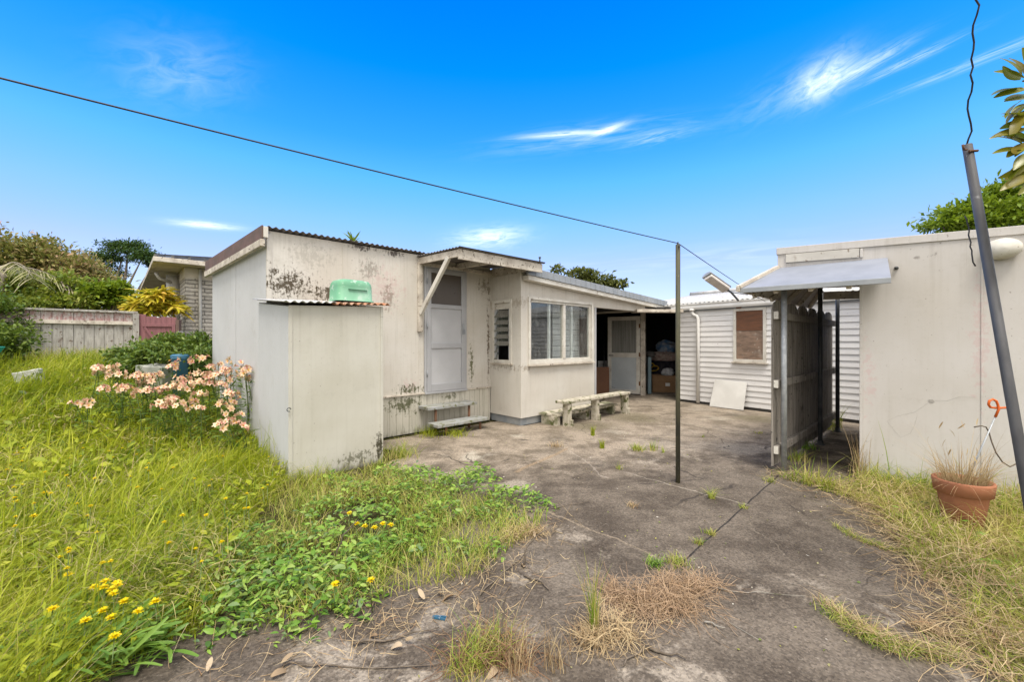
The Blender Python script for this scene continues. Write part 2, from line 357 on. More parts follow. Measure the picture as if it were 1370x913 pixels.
M['bright'] = leafmat('bright_bush_leaves', gstops((.08, .14, .012), (.17, .26, .015), (.26, .34, .025)), .45, .4)
M['redbush'] = leafmat('russet_shrub_leaves', gstops((.09, .12, .025), (.20, .22, .05), (.34, .26, .11), (.44, .26, .18)), .55, .3, noise_scale=.4)
M['olive'] = leafmat('olive_tree_leaves', gstops((.07, .085, .022), (.12, .14, .035), (.18, .18, .06)), .5, .3)
M['citrus'] = leafmat('citrus_leaves', gstops((.05, .08, .006), (.12, .15, .012), (.22, .21, .015), (.20, .13, .03)), .3, .3, .5)
M['golden'] = leafmat('golden_leaves', gstops((.2, .26, .02), (.60, .52, .03), (.70, .60, .07), (.64, .38, .04)), .45, .35)
M['palm'] = leafmat('palm_fronds', gstops((.16, .19, .05), (.30, .30, .12), (.50, .42, .34)), .5, .3)
M['petal'] = leafmat('pink_cream_petals', gstops((.66, .30, .26), (.78, .48, .36), (.82, .64, .46), (.82, .66, .42), (.82, .50, .04)), .5, .3)
M['yellowpetal'] = leafmat('yellow_petals', gstops((.72, .52, .0), (.82, .68, .0)), .5, .2)
M['deadleaf'] = leafmat('dead_leaf', gstops((.28, .19, .11), (.42, .33, .22), (.50, .40, .28)), .7, .15)

# ------------------------------------------------------------------ scatter generators (all in metres, numpy)
def blades(P, h, w, ang, lean, droop=.35, segs=4, rng=RNG):
    P = np.asarray(P, dtype=float); n = len(P)
    h = np.broadcast_to(h, n); w = np.broadcast_to(w, n); lean = np.broadcast_to(lean, n)
    d = np.stack([np.cos(ang), np.sin(ang), np.zeros(n)], 1)
    fa = ang + rng.normal(0, .9, n) + math.pi / 2
    sd = np.stack([np.cos(fa), np.sin(fa), np.zeros(n)], 1)
    vs = np.zeros((n, segs + 1, 2, 3))
    for k in range(segs + 1):
        t = k / segs
        c = P + d * (h * lean * t ** 1.8)[:, None]
        c[:, 2] += h * (t - droop * np.clip(lean, 0, 1.4) * t * t * .75)
        wd = w * (1 - t ** 1.6) * .5 + w * .04
        vs[:, k, 0] = c - sd * wd[:, None]; vs[:, k, 1] = c + sd * wd[:, None]
    idx = np.arange(n * (segs + 1) * 2).reshape(n, segs + 1, 2)
    f = np.stack([idx[:, :-1, 0], idx[:, :-1, 1], idx[:, 1:, 1], idx[:, 1:, 0]], -1).reshape(-1, 4)
    var = np.repeat(np.clip(rng.beta(1.6, 1.6, n), 0, 1), (segs + 1) * 2)
    return vs.reshape(-1, 3), f, var
def strands(P, length, w, ang, rng=RNG, segs=5, bend=1.2, lift=.03):
    """thin stems lying tangled near the ground"""
    P = np.asarray(P, float); n = len(P); length = np.broadcast_to(length, n); w = np.broadcast_to(w, n)
    k1 = rng.normal(0, bend, n); c = P.copy(); a = ang.copy(); st = length / segs; vs = np.zeros((n, segs + 1, 2, 3)); z0 = P[:, 2]; ph = rng.uniform(0, 6.28, n); sl = rng.normal(0, lift, n)
    for k in range(segs + 1):
        t = k / segs
        sd = np.stack([-np.sin(a), np.cos(a), rng.normal(0, .5, n)], 1) * (w * (1 - .5 * t) * .5)[:, None]
        z = np.maximum(z0 + sl * t + lift * .5 * np.sin(ph + 4 * t), .003)
        q = np.column_stack([c[:, 0], c[:, 1], z]); vs[:, k, 0] = q - sd; vs[:, k, 1] = q + sd
        c[:, 0] += np.cos(a) * st; c[:, 1] += np.sin(a) * st; a = a + k1 / segs + rng.normal(0, .12, n)
    idx = np.arange(n * (segs + 1) * 2).reshape(n, segs + 1, 2)
    f = np.stack([idx[:, :-1, 0], idx[:, :-1, 1], idx[:, 1:, 1], idx[:, 1:, 0]], -1).reshape(-1, 4)
    return vs.reshape(-1, 3), f, np.repeat(rng.beta(1.5, 1.5, n), (segs + 1) * 2)
def unit(a): return a / (np.linalg.norm(a, axis=-1, keepdims=True) + 1e-9)
def leaves(P, D, length, width, up=None, segs=3, curl=.25, fold=.25, rng=RNG, var=None, prof='leaf'):
    """leaf = a folded, curved strip, base at P growing along D"""
    P = np.asarray(P, float); n = len(P); D = unit(np.asarray(D, float))
    length = np.broadcast_to(length, n)[:, None]; width = np.broadcast_to(width, n)[:, None]
    if up is None: up = unit(rng.normal(0, .45, (n, 3)) + np.array([0, 0, 1.]))
    S = unit(np.cross(D, up)); U = np.cross(S, D)
    vs = np.zeros((n, segs + 1, 3, 3))
    for k in range(segs + 1):
        t = k / segs
        c = P + D * length * t - U * length * curl * t * t
        if prof == 'leaf': wd = width * (math.sin(math.pi * min(1, t * .93 + .05)) ** .8) * .5 + .02 * width
        else: wd = width * (.12 + .88 * math.sin(math.pi * (t ** 1.5) * .85)) * .5
        vs[:, k, 1] = c
        vs[:, k, 0] = c - S * wd + U * wd * fold; vs[:, k, 2] = c + S * wd + U * wd * fold
    idx = np.arange(n * (segs + 1) * 3).reshape(n, segs + 1, 3)
    f = np.concatenate([np.stack([idx[:, :-1, a], idx[:, :-1, a + 1], idx[:, 1:, a + 1], idx[:, 1:, a]], -1).reshape(-1, 4) for a in (0, 1)])
    if var is None: var = rng.beta(1.5, 1.5, n)
    return vs.reshape(-1, 3), f, np.repeat(np.clip(var, 0, 1), (segs + 1) * 3)
def join(*parts):
    vs, fs, va, b = [], [], [], 0
    for v, f, a in parts: vs.append(v); fs.append(f + b); va.append(a); b += len(v)
    return np.concatenate(vs), np.concatenate(fs), np.concatenate(va)
def inpoly(pts, poly):
    x, y = pts[:, 0], pts[:, 1]; r = np.zeros(len(pts), bool); n = len(poly)
    for i in range(n):
        x0, y0 = poly[i]; x1, y1 = poly[(i + 1) % n]
        c = ((y0 > y) != (y1 > y)) & (x < (x1 - x0) * (y - y0) / (y1 - y0 + 1e-12) + x0); r ^= c
    return r
def vnoise(x, y, s, seed=0):
    x = np.asarray(x) * s + seed * 17.3; y = np.asarray(y) * s - seed * 9.1
    r = 0
    for k, (a, b, p) in enumerate([(1, .37, .3), (-.61, .93, 1.7), (.23, -1.21, 2.9), (1.63, 1.1, .9), (-1.9, .7, 4.1)]):
        r = r + np.sin(a * x + b * y + p + 1.3 * np.sin(.7 * b * x - .9 * a * y + p))
    return r / 5
def sample_poly(poly, n, rng=RNG, power=1.0):
    """random points in a polygon, denser towards the yard's near end"""
    poly = np.array(poly, float); lo = poly.min(0); hi = poly.max(0); out = []; got = 0
    while got < n:
        m = n * 3
        p = np.stack([rng.uniform(lo[0], hi[0], m), rng.uniform(lo[1], hi[1], m)], 1)
        k = inpoly(p, poly)
        if power: k &= rng.uniform(0, 1, m) < np.clip(1.9 / np.hypot(p[:, 0], p[:, 1]), 0, 1) ** power
        p = p[k]; out.append(p); got += len(p)
    return np.concatenate(out)[:n]

# ------------------------------------------------------------------ terrain
def sstep(a, b, x):
    t = np.clip((np.asarray(x, float) - a) / (b - a), 0, 1); return t * t * (3 - 2 * t)
def lawn_z(x, y):
    x = np.asarray(x, float); y = np.asarray(y, float)
    z = .85 * sstep(4.4, 10.3, y - .35 * (x + 2)) * sstep(-2.4, -4.4, x)
    return z + .03 * vnoise(x, y, 1.6) * sstep(-1.6, -2.6, x)
YARD = [(-2.2, 1.45), (-1.55, 2.1), (-.8, 2.45), (-.35, 3.2), (-.9, 3.9), (-1.5, 4.55), (-1.3, 5.1), (-1.95, 5.75), (-.2, 7.4), (.2, 6.95), (2.2, 8.8), (1.5, 11.5), (3.2, 14.5), (6.6, 12.2), (4.6, 9.6), (6.8, 6.6), (3.75, 4.45), (3.5, 3.95), (3.45, 3.3), (2.95, 2.65), (2.75, 2.2), (2.5, 1.8), (2.3, 1.3), (2.2, -2.), (-2.2, -2.)]

def make_ground():
    xs = np.concatenate([[-400, -120, -50, -25], np.linspace(-16, 16, 161), [25, 50, 120, 400]])
    ys = np.concatenate([[-400, -120, -40, -15], np.linspace(-6, 26, 161), [40, 80, 150, 400]])
    X, Y = np.meshgrid(xs, ys); Z = lawn_z(X, Y) - .02
    near = np.clip(1 - np.hypot(X, Y - 6) / 30, 0, 1)
    v = np.stack([X, Y, Z], -1).reshape(-1, 3); nx, ny = len(xs), len(ys)
    i = np.arange(nx * ny).reshape(ny, nx)
    f = np.stack([i[:-1, :-1], i[:-1, 1:], i[1:, 1:], i[1:, :-1]], -1).reshape(-1, 4)
    m, t = newmat('soil_and_turf'); co = t.obj()
    c = t.mix(t.ss(t.noise(co, 2.2, 6), .35, .65), (.035, .032, .014), (.055, .055, .018))
    c = t.mix(t.ss(t.noise(co, 9, 5), .5, .7), c, (.16, .125, .075))
    t.out(c, .95, t.bump(t.noise(co, 45, 5), .7, .03), spec=.1)
    o = npmesh('ground', v, f, m); tag(o, kind='structure')
make_ground()

def seg_mask(t, X, Y, nz, a, b, w, wob):
    (ax, ay), (bx, by) = a, b; dx, dy = bx - ax, by - ay; L2 = dx * dx + dy * dy; Ln = math.sqrt(L2)
    px = t.m('SUBTRACT', X, ax); py = t.m('SUBTRACT', Y, ay)
    u = t.m('DIVIDE', t.m('ADD', t.m('MULTIPLY', px, dx), t.m('MULTIPLY', py, dy)), L2)
    d = t.m('DIVIDE', t.m('SUBTRACT', t.m('MULTIPLY', px, dy), t.m('MULTIPLY', py, dx)), Ln)
    d = t.m('ABSOLUTE', t.m('ADD', d, t.m('MULTIPLY', t.m('SUBTRACT', nz, .5), wob)))
    line = t.m('SUBTRACT', 1.0, t.ss(d, w * .5, w * 1.3))
    rng_ = t.m('MULTIPLY', t.ss(u, -.02, .02), t.m('SUBTRACT', 1.0, t.ss(u, .98, 1.02)))
    return t.m('MULTIPLY', line, rng_)
def g2(u, v): p = G(u, v); return (p.x, p.y)
def make_yard():
    # jagged outline
    pts = []
    for i in range(len(YARD)):
        a = np.array(YARD[i]); b = np.array(YARD[(i + 1) % len(YARD)]); n = max(1, int(np.linalg.norm(b - a) / .18))
        for k in range(n):
            p = a + (b - a) * k / n
            if p[0] < 3.4 and p[1] < 6.0 and p[1] > 1.0: p = p + RNG.normal(0, .025, 2)
            pts.append((p[0], p[1], .0))
    bm = bmesh.new()
    fc = bm.faces.new([bm.verts.new(p) for p in pts])
    bmesh.ops.recalc_face_normals(bm, faces=[fc])
    if fc.normal.z < 0: fc.normal_flip()
    bmesh.ops.triangulate(bm, faces=[fc])
    me = bpy.data.meshes.new('concrete_yard'); bm.to_mesh(me); bm.free()
    m, t = newmat('stained_old_concrete'); co = t.obj(); X, Y, Z = t.xyz(co)
    big = t.noise(co, .55, 5, .55); mid = t.noise(co, 2.3, 7, .68); fine = t.noise(co, 60, 4, .7)
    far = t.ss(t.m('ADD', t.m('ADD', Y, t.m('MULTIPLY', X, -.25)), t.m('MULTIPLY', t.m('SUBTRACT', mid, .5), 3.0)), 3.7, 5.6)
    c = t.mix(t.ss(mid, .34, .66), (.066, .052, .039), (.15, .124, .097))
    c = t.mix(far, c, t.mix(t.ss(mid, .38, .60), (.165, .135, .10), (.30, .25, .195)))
    c = t.mix(t.m('MULTIPLY', t.ss(big, .52, .68), .55), c, (.20, .17, .135))
    wp = t.m('ADD', t.noise(co, 1.9, 8, .72, .4), t.m('MULTIPLY', t.m('SUBTRACT', t.noise(t.vm('ADD', co, (31, 7, 0)), .5, 2), .5), .5))
    c = t.mix(t.m('MULTIPLY', t.ss(wp, .57, .67), .68), c, (.33, .285, .23))
    c = t.mix(t.m('MULTIPLY', t.ss(t.noise(t.vm('ADD', co, (5, 19, 0)), 1.1, 7, .7), .56, .70), .55), c, (.055, .05, .045))
    # pale chalky patches in front of the steps
    for (u, v, r, s_) in ((640, 612, .36, .8), (690, 583, .25, .6), (690, 650, .3, .35), (820, 578, .5, .35), (1000, 600, .6, .3), (960, 560, .5, .4)):
        gx, gy = g2(u, v)
        dx = t.m('SUBTRACT', X, gx); dy = t.m('SUBTRACT', Y, gy)
        d = t.m('SQRT', t.m('ADD', t.m('MULTIPLY', dx, dx), t.m('MULTIPLY', dy, dy)))
        a = t.m('ADD', t.m('SUBTRACT', 1.0, t.m('DIVIDE', d, r)), t.m('MULTIPLY', t.m('SUBTRACT', mid, .5), 2.4))
        c = t.mix(t.m('MULTIPLY', t.ss(a, .35, .8), s_), c, (.40, .365, .30))
    # moss film by the bench and the doors
    for (u, v, r) in ((850, 560, .8), (790, 570, .7), (1010, 560, .7)):
        gx, gy = g2(u, v)
        dx = t.m('SUBTRACT', X, gx); dy = t.m('SUBTRACT', Y, gy)
        d = t.m('SQRT', t.m('ADD', t.m('MULTIPLY', dx, dx), t.m('MULTIPLY', dy, dy)))
        a = t.m('ADD', t.m('SUBTRACT', 1.0, t.m('DIVIDE', d, r)), t.m('MULTIPLY', t.m('SUBTRACT', mid, .5), 2.4))
        c = t.mix(t.m('MULTIPLY', t.ss(a, .2, .8), .55), c, (.095, .085, .042))
    wn = t.noise(co, 3, 5)
    for a, b, w, wob, col, st in (
        ((1042, 636), (832, 826), .007, .03, (.025, .022, .02), 1.), ((742, 589), (812, 640), .012, .2, (.34, .30, .25), .4), ((835, 632), (1000, 676), .010, .2, (.36, .32, .26), .5),
        ((690, 668), (900, 752), .012, .2, (.30, .24, .17), .5), ((690, 632), (760, 600), .03, .1, (.26, .19, .12), .7), ((905, 600), (1045, 632), .008, .1, (.05, .045, .04), .8),
        ((780, 590), (905, 602), .01, .2, (.24, .2, .13), .7), ((1000, 700), (1120, 800), .006, .3, (.2, .17, .13), .4)):
        c = t.mix(t.m('MULTIPLY', seg_mask(t, X, Y, wn, g2(*a), g2(*b), w, wob), st), c, col)
    c = t.mix(t.m('MULTIPLY', t.ss(t.noise(co, 42, 7, .85), .54, .70), .75), c, (.30, .265, .215))
    c = t.mix(t.m('MULTIPLY', t.ss(t.noise(t.vm('ADD', co, (3, 3, 0)), 36, 6, .8), .54, .68), .8), c, (.028, .023, .018))
    gr = t.n('ShaderNodeTexVoronoi', {'feature': 'F1'}, Vector=co, Scale=95.0).outputs['Color']
    gv = t.m('ADD', .68, t.m('MULTIPLY', t.xyz(gr)[0], .64))
    c = t.mix(1.0, c, t.n('ShaderNodeCombineColor', None, Red=gv, Green=gv, Blue=gv).outputs[0], 'MULTIPLY')
    dv = t.vm('ADD', co, t.vm('MULTIPLY', t.n('ShaderNodeTexNoise', None, Vector=co, Scale=1.7, Detail=6.0).outputs['Color'], (.55, .55, 0)))
    vo = t.n('ShaderNodeTexVoronoi', {'feature': 'DISTANCE_TO_EDGE'}, Vector=t.vm('MULTIPLY', dv, (1, 1, 0)), Scale=.62).outputs['Distance']
    ck = t.m('MULTIPLY', t.m('SUBTRACT', 1.0, t.ss(vo, .002, .006)), t.ss(t.noise(co, .8, 3), .48, .56))
    c = t.mix(t.m('MULTIPLY', ck, .8), c, (.04, .033, .027))
    nz = t.m('ADD', fine, t.m('MULTIPLY', mid, .7))
    t.out(c, .85, t.bump(nz, .55, .012), spec=.25)
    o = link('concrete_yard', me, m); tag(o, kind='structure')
make_yard()

# ------------------------------------------------------------------ LONG SHED
A_S = -3.522                                                # near corner of the shed on the long wall
BK = Vector((-4.79, 6.70, 0)); AC = L.p(A_S, 0, 0)
endv = (BK - AC); endlen = endv.length; endd = endv.normalized()
shed = thing('fibro_shed', 'long cream fibro shed with mouldy wall, corrugated roof edge and maroon fascia', 'shed', L.p(0, 0, 0), L.rot())
mb = MB()
TOPF, TOPB = 2.74, 2.64
ex = L.e * (-A_S)
# body of the shed, one closed prism standing on the yard
b0 = [AC + V(0, 0, .60), AC + ex + V(0, 0, .60), BK + ex + V(0, 0, .60), BK + V(0, 0, .60)]
t0 = [AC + V(0, 0, TOPF), AC + ex + V(0, 0, TOPF), BK + ex + V(0, 0, TOPB), BK + V(0, 0, TOPB)]
mb.add(b0 + t0, [(3, 2, 1, 0), (4, 5, 6, 7), (0, 1, 5, 4), (1, 2, 6, 5), (2, 3, 7, 6)])
mb.build('wall', M['wall_long'], shed)
mb = MB(); inn = L.n * -.001
pa = AC - L.e * .004; pb = BK - L.e * .004
mb.box(pa + V(0, 0, -.3), endd * endlen, L.e * .05, V(0, 0, .3)).add([], [])
mb.v = []; mb.f = []; mb.sm = []
q0 = [pa, pb, pb + L.e * .03, pa + L.e * .03]
mb.add([p + V(0, 0, -.05) for p in q0] + [pa + V(0, 0, TOPF - .004), pb + V(0, 0, TOPB - .004), pb + L.e * .03 + V(0, 0, TOPB - .004), pa + L.e * .03 + V(0, 0, TOPF - .004)],
       [(3, 2, 1, 0), (4, 5, 6, 7), (0, 1, 5, 4), (1, 2, 6, 5), (2, 3, 7, 6), (3, 0, 4, 7)])
mb.build('end_wall', M['wall_end'], shed, label='grey white end wall facing the lawn')
mb = MB()                                                   # cover battens of the sheets
for s_ in (-2.62, -1.36 - .09):
    mb = MB(); mb.fb(L, s_ - .006, s_ + .006, 0, .004, .62, 2.70); mb.build('cover_batten', M['wall_long'], shed)
for k in (.0, 1.2):
    mb = MB(); p = pa + endd * (k + .03) - L.e * .002; mb.box(p, endd * .02, -L.e * .003, V(0, 0, 2.58)); mb.build('cover_batten', M['wall_end'], shed)
mb = MB(); mb.fb(L, A_S - .012, A_S + .045, -.02, .012, .0, 2.70)
mb.build('corner_batten', M['wall_long'], shed, .002)
mb = MB()                                                   # grooved skirting under floor level
k = A_S + .01
while k < -.03:
    w = min(.105, -.02 - k); mb.fb(L, k, k + w - .007, -.05, .012, 0.0, .575); k += .105
mb.fb(L, A_S + .005, -.01, -.07, .004, 0.0, .574)
mb.build('skirting', M['wall_skirt'], shed, .003)
mb = MB(); mb.fb(L, A_S + .004, -.006, .002, .03, .578, .602); mb.build('floor_trim', M['white_dirty'], shed, .003)
rd = (BK - AC).normalized()
mb = MB()
o = AC + V(0, 0, TOPF + .035) - L.e * .02 + L.n * .07
slope = V(0, 0, (TOPB - TOPF)) * ((endlen + .2) / endlen)
mb.corr(o, L.e * (-A_S - 1.40), endd * (endlen + .2) + slope, .076, .011, .004)
mb.corr(o + L.e * (-A_S - 1.40) - V(0, 0, .004), L.e * 1.5, endd * (endlen + .2) + slope - L.n * .12 * 0, .076, .011, .004)
mb.build('roof', M['corr_dark'], shed)
mb = MB()
f0 = AC - L.e * .075 + L.n * .06; f1 = BK - L.e * .075 + endd * .12
for (za, zb, off, th, nm, mt) in ((.045, -.115, 0, .02, 'fascia', 'maroon'), (-.119, -.205, -.012, .05, 'gutter', 'white_dirty')):
    mb = MB(); a = f0 - L.e * -off; b = f1 - L.e * -off
    mb.add([a + V(0, 0, TOPF + zb), b + V(0, 0, TOPB + zb), b + L.e * th + V(0, 0, TOPB + zb), a + L.e * th + V(0, 0, TOPF + zb),
            a + V(0, 0, TOPF + za), b + V(0, 0, TOPB + za), b + L.e * th + V(0, 0, TOPB + za), a + L.e * th + V(0, 0, TOPF + za)],
           [(3, 2, 1, 0), (4, 5, 6, 7), (0, 1, 5, 4), (1, 2, 6, 5), (2, 3, 7, 6), (3, 0, 4, 7)])
    mb.build(nm, M[mt], shed, .006)
mb = MB(); mb.fb(L, A_S - .058, A_S - .008, .03, .075, TOPF - .10, TOPF + .03); mb.build('gutter_end', M['white_paint'], shed, .004)

# the grey screen door
dr = thing('screen_door_root', '', '', L.p(-1.36, 0, .58), L.rot())
bpy.data.objects.remove(dr)
d0, d1, dz0, dz1 = -1.36, -.548, .606, 2.59
mb = MB()
mb.fb(L, d0, d0 + .035, .003, .03, dz0, dz1); mb.fb(L, d1 - .035, d1, .003, .03, dz0, dz1); mb.fb(L, d0 + .035, d1 - .035, .003, .03, dz1 - .035, dz1); mb.fb(L, d0, d1, .003, .055, dz0 - .03, dz0)
door = mb.build('door', M['alu'], shed, .003, 'grey screen door with brown upper pane')
a0, a1 = d0 + .037, d1 - .037
mb = MB(); zs = [dz0 + .004, .725, 1.29, 1.375, 1.93, 1.995, 2.49, dz1 - .037]
mb.fb(L, a0, a0 + .075, .006, .042, zs[0], zs[-1]); mb.fb(L, a1 - .075, a1, .006, .042, zs[0], zs[-1])
for za, zb in ((zs[0], zs[1]), (zs[2], zs[3]), (zs[4], zs[5]), (zs[6], zs[7])): mb.fb(L, a0 + .075, a1 - .075, .006, .042, za, zb)
mb.build('leaf_frame', M['alu'], door, .004)
mb = MB(); mb.fb(L, a0 + .075, a1 - .075, .006, .02, zs[1], zs[2]); mb.build('panel', M['alu_panel'], door)
mb = MB(); mb.fb(L, a0 + .075, a1 - .075, .006, .02, zs[3], zs[4]); mb.build('panel', M['alu_panel'], door)
mb = MB(); mb.fb(L, a0 + .075, a1 - .075, .006, .018, zs[5], zs[6]); mb.build('pane', M['screen'], door)
mb = MB(); mb.fb(L, a1 - .06, a1 - .03, .042, .058, 1.52, 1.70); mb.tube([L.p(a1 - .045, .055, 1.60), L.p(a1 - .045, .09, 1.60), L.p(a1 - .045, .09, 1.52)], .008, 8); mb.build('handle', M['zinc'], door, .002)
for z in (.85, 1.6, 2.3):
    mb = MB(); mb.tube([L.p(d0 + .036, .045, z), L.p(d0 + .036, .045, z + .09)], .008, 8); mb.build('hinge', M['zinc'], door)

# door awning
aw0, aw1, awn = -1.46, .21, 1.066
mb = MB(); zt_w, zt_f = 2.70, 2.665
mb.box(L.p(aw0, awn - .03, zt_f - .14), L.e * (aw1 - aw0), L.n * .03, V(0, 0, .14))
awn_o = mb.build('awning', M['white_dirty'], shed, .003, 'flaking white door awning on a timber brace')
mb = MB()
def raft(s_, h=.09, w=.045, b1=awn - .032, b0=.004): mb.add([L.p(s_ + (w if i & 1 else 0), (b1 if i & 2 else b0), ((zt_f if i & 2 else zt_w) - .005) - (0 if i & 4 else h)) for i in range(8)],
    [(0, 2, 3, 1), (4, 5, 7, 6), (0, 1, 5, 4), (1, 3, 7, 5), (3, 2, 6, 7), (2, 0, 4, 6)])
for args in ((aw0, .10, .03), (-.75,), (.02, .09)):
    mb = MB(); raft(*args); mb.build('rafter', M['white_dirty'], awn_o, .003)
mb = MB(); mb.fb(L, aw0 + .035, -.03, .004, .05, 2.58, 2.63); mb.build('wall_plate', M['white_dirty'], awn_o, .003)
mb = MB(); mb.corr(L.p(aw0 - .03, -.05, zt_w + .017), L.n * (awn + .1), L.e * (aw1 - aw0 + .06), .076, .009, .003)
m4 = mb; m4.v = [(Vector(p) + V(0, 0, (zt_f - zt_w) * max(0, (Vector(p) - L.o).dot(L.n)) / awn)) for p in m4.v]
mb.build('roof_sheet', M['corr_dark'], awn_o)
mb = MB(); mb.fb(L, .004, .018, -.03, .98, 2.543, 2.684); mb.build('side_board', M['white_dirty'], awn_o, .002)
mb = MB(); mb.bar(L.p(aw0 + .015, .05, 1.83), L.p(aw0 + .015, .80, 2.585), .045, .07); mb.build('brace', M['white_paint'], awn_o, .003)
mb = MB(); mb.fb(L, aw0 - .02, aw0 + .055, .003, .045, 1.55, 2.62); mb.build('wall_post', M['white_dirty'], awn_o, .004)
mb = MB(); mb.tube([L.p(.2, awn - .05, zt_f + .03), L.p(.2, awn - .05, zt_f + .10)], .012, 6); mb.lathe([(.001, 0), (.022, .005), (.022, .02), (.001, .03)], L.p(.2, awn - .05, zt_f + .10), 8); mb.build('insulator', M['dark_pipe'], awn_o)

# steps
st = thing('wooden_steps', 'two weathered grey timber treads on rusty posts below the screen door', 'steps', L.p(-1, .4, 0), L.rot())
mb = MB(); mb.fb(L, -1.47, -.535, .02, .30, .365, .41); mb.build('tread', M['tread'], st, .006)
mb = MB(); mb.fb(L, -1.46, -.50, .27, .55, .135, .18); mb.build('tread', M['tread'], st, .006)
for s_, n_, z_ in ((-1.30, .24, .365), (-.66, .24, .365), (-1.27, .48, .135), (-.62, .48, .135)):
    mb = MB(); mb.tube([L.p(s_, n_, -.02), L.p(s_, n_, z_ - .001)], .02, 10); mb.build('post', M['rust_pipe'], st)

# ------------------------------------------------------------------ ANNEX with window, louvres, open porch
AN = .78
ax = thing('annex', 'cream annex with a big three light window and a louvre window beside the screen door', 'annex', L.p(0, AN, 0), L.rot())
S1 = 2.04
def rooftop(s_): return 2.60 - (s_ - .1) * (.24 / 4.62)
def wallpiece(mb, s0, s1, n0, n1, z0, zt0, zt1):           # box with a sloping top
    vs = [L.p(s, n, z) for (s, n, z) in ((s0, n0, z0), (s1, n0, z0), (s1, n1, z0), (s0, n1, z0), (s0, n0, zt0), (s1, n0, zt1), (s1, n1, zt1), (s0, n1, zt0))]
    mb.add(vs, [(0, 1, 2, 3), (7, 6, 5, 4), (0, 4, 5, 1), (1, 5, 6, 2), (2, 6, 7, 3), (3, 7, 4, 0)])
WT = .09
w0, w1, wz0, wz1 = .20, 1.935, 1.04, 2.115
mb = MB()
T = lambda s_: rooftop(s_) - .056
wallpiece(mb, 0, w0, AN - WT, AN, .13, T(0), T(w0))
mb.fb(L, w0, w1, AN - WT, AN, .13, wz0); wallpiece(mb, w0, w1, AN - WT, AN, wz1, T(w0), T(w1))
wallpiece(mb, w1, S1, AN - WT, AN, .13, T(w1), T(S1))
wallpiece(mb, S1, 4.5, AN - WT, AN, 2.08, T(S1), T(4.5))
# left return wall with louvre opening n .12-.52
l0, l1, lz0, lz1 = .12, .52, 1.06, 2.07
mb.fb(L, 0, WT, .0, l0, .13, 2.54); mb.fb(L, 0, WT, l1, AN - WT, .13, 2.54); mb.fb(L, 0, WT, l0, l1, .13, lz0); mb.fb(L, 0, WT, l0, l1, lz1, 2.54)
mb.build('wall', M['wall_annex'], ax)
mb = MB(); mb.fb(L, .02, S1 - .02, AN - .14, AN - .025, 0, .128); mb.fb(L, .02, .10, .0, AN - .14, 0, .128); mb.build('plinth', M['conc_block'], ax, .006)
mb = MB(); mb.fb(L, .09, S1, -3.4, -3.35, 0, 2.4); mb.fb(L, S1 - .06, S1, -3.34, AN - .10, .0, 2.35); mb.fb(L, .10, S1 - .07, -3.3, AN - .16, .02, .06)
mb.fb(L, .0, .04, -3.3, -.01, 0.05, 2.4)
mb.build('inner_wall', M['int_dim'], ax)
mb = MB()                                                   # pale lapped boards lining the room behind the window
for k in range(14): mb.bar(L.p(1.15, .46, .95 + k * .105), L.p(S1 - .08, .46, .95 + k * .105), .02, .098, (0, 0, 1))
mb.build('lining', M['board_white'], ax)
# roof
mb = MB()
def slab(mb, s0, s1, n0, n1, up, th):
    vs = [L.p(s, n, rooftop(s) + up + dz) for dz in (-th, 0) for (s, n) in ((s0, n0), (s1, n0), (s1, n1), (s0, n1))]
    mb.add(vs, [(0, 1, 2, 3), (7, 6, 5, 4), (0, 4, 5, 1), (1, 5, 6, 2), (2, 6, 7, 3), (3, 7, 4, 0)])
slab(mb, .02, 4.74, -3.6, .90, -.02, .03)
mb.build('roof', M['corr_light'], ax)
mb = MB(); slab(mb, .0, 4.76, .903, .945, .008, .125)
k = .02
while k < 4.7: slab(mb, k, k + .03, .946, .95, .006, .12); k += .152
mb.build('barge_flashing', M['zinc'], ax, .003)
mb = MB(); slab(mb, .03, 4.70, .79, .925, -.12, .075); mb.build('barge_board', M['white_paint'], ax, .004)
mb = MB(); slab(mb, S1, 4.72, -3.3, .69, -.19, .02); mb.build('ceiling', M['soffit'], ax)
# window
mb = MB()
def frame(mb, fr, a0, a1, b0, b1, z0, z1, w): mb.fb(fr, a0, a0 + w, b0, b1, z0, z1); mb.fb(fr, a1 - w, a1, b0, b1, z0, z1); mb.fb(fr, a0 + w, a1 - w, b0, b1, z0, z0 + w); mb.fb(fr, a0 + w, a1 - w, b0, b1, z1 - w, z1)
frame(mb, L, w0 - .035, w1 + .035, AN + .002, AN + .024, wz0 - .03, wz1 + .04, .045)
frame(mb, L, w0 + .006, w1 - .006, AN - .07, AN - .004, wz0 + .012, wz1 - .006, .04)
mb.fb(L, 1.08, 1.145, AN - .07, AN + .006, wz0 + .054, wz1 - .05)
win = mb.build('window', M['white_paint'], ax, .004)
mb = MB(); mb.fb(L, w0 - .05, w1 + .05, AN + .003, AN + .06, wz0 - .06, wz0 - .032); mb.build('sill', M['white_dirty'], win, .004)
mb = MB(); mb.fb(L, w0 + .05, 1.078, AN - .04, AN - .035, wz0 + .054, wz1 - .05); mb.build('pane', M['glass'], win)
mb = MB(); mb.fb(L, 1.148, w1 - .05, AN - .04, AN - .035, wz0 + .054, wz1 - .05); mb.build('pane', M['glass'], win)
mb = MB(); mb.fb(L, .735, .785, AN - .085, AN - .048, wz0 + .03, wz1 - .03); mb.build('inner_mullion', M['white_clean'], win, .003); mb = MB(); mb.fb(L, 1.37, 1.42, AN - .085, AN - .048, wz0 + .03, wz1 - .03); mb.build('inner_mullion', M['white_clean'], win, .003)
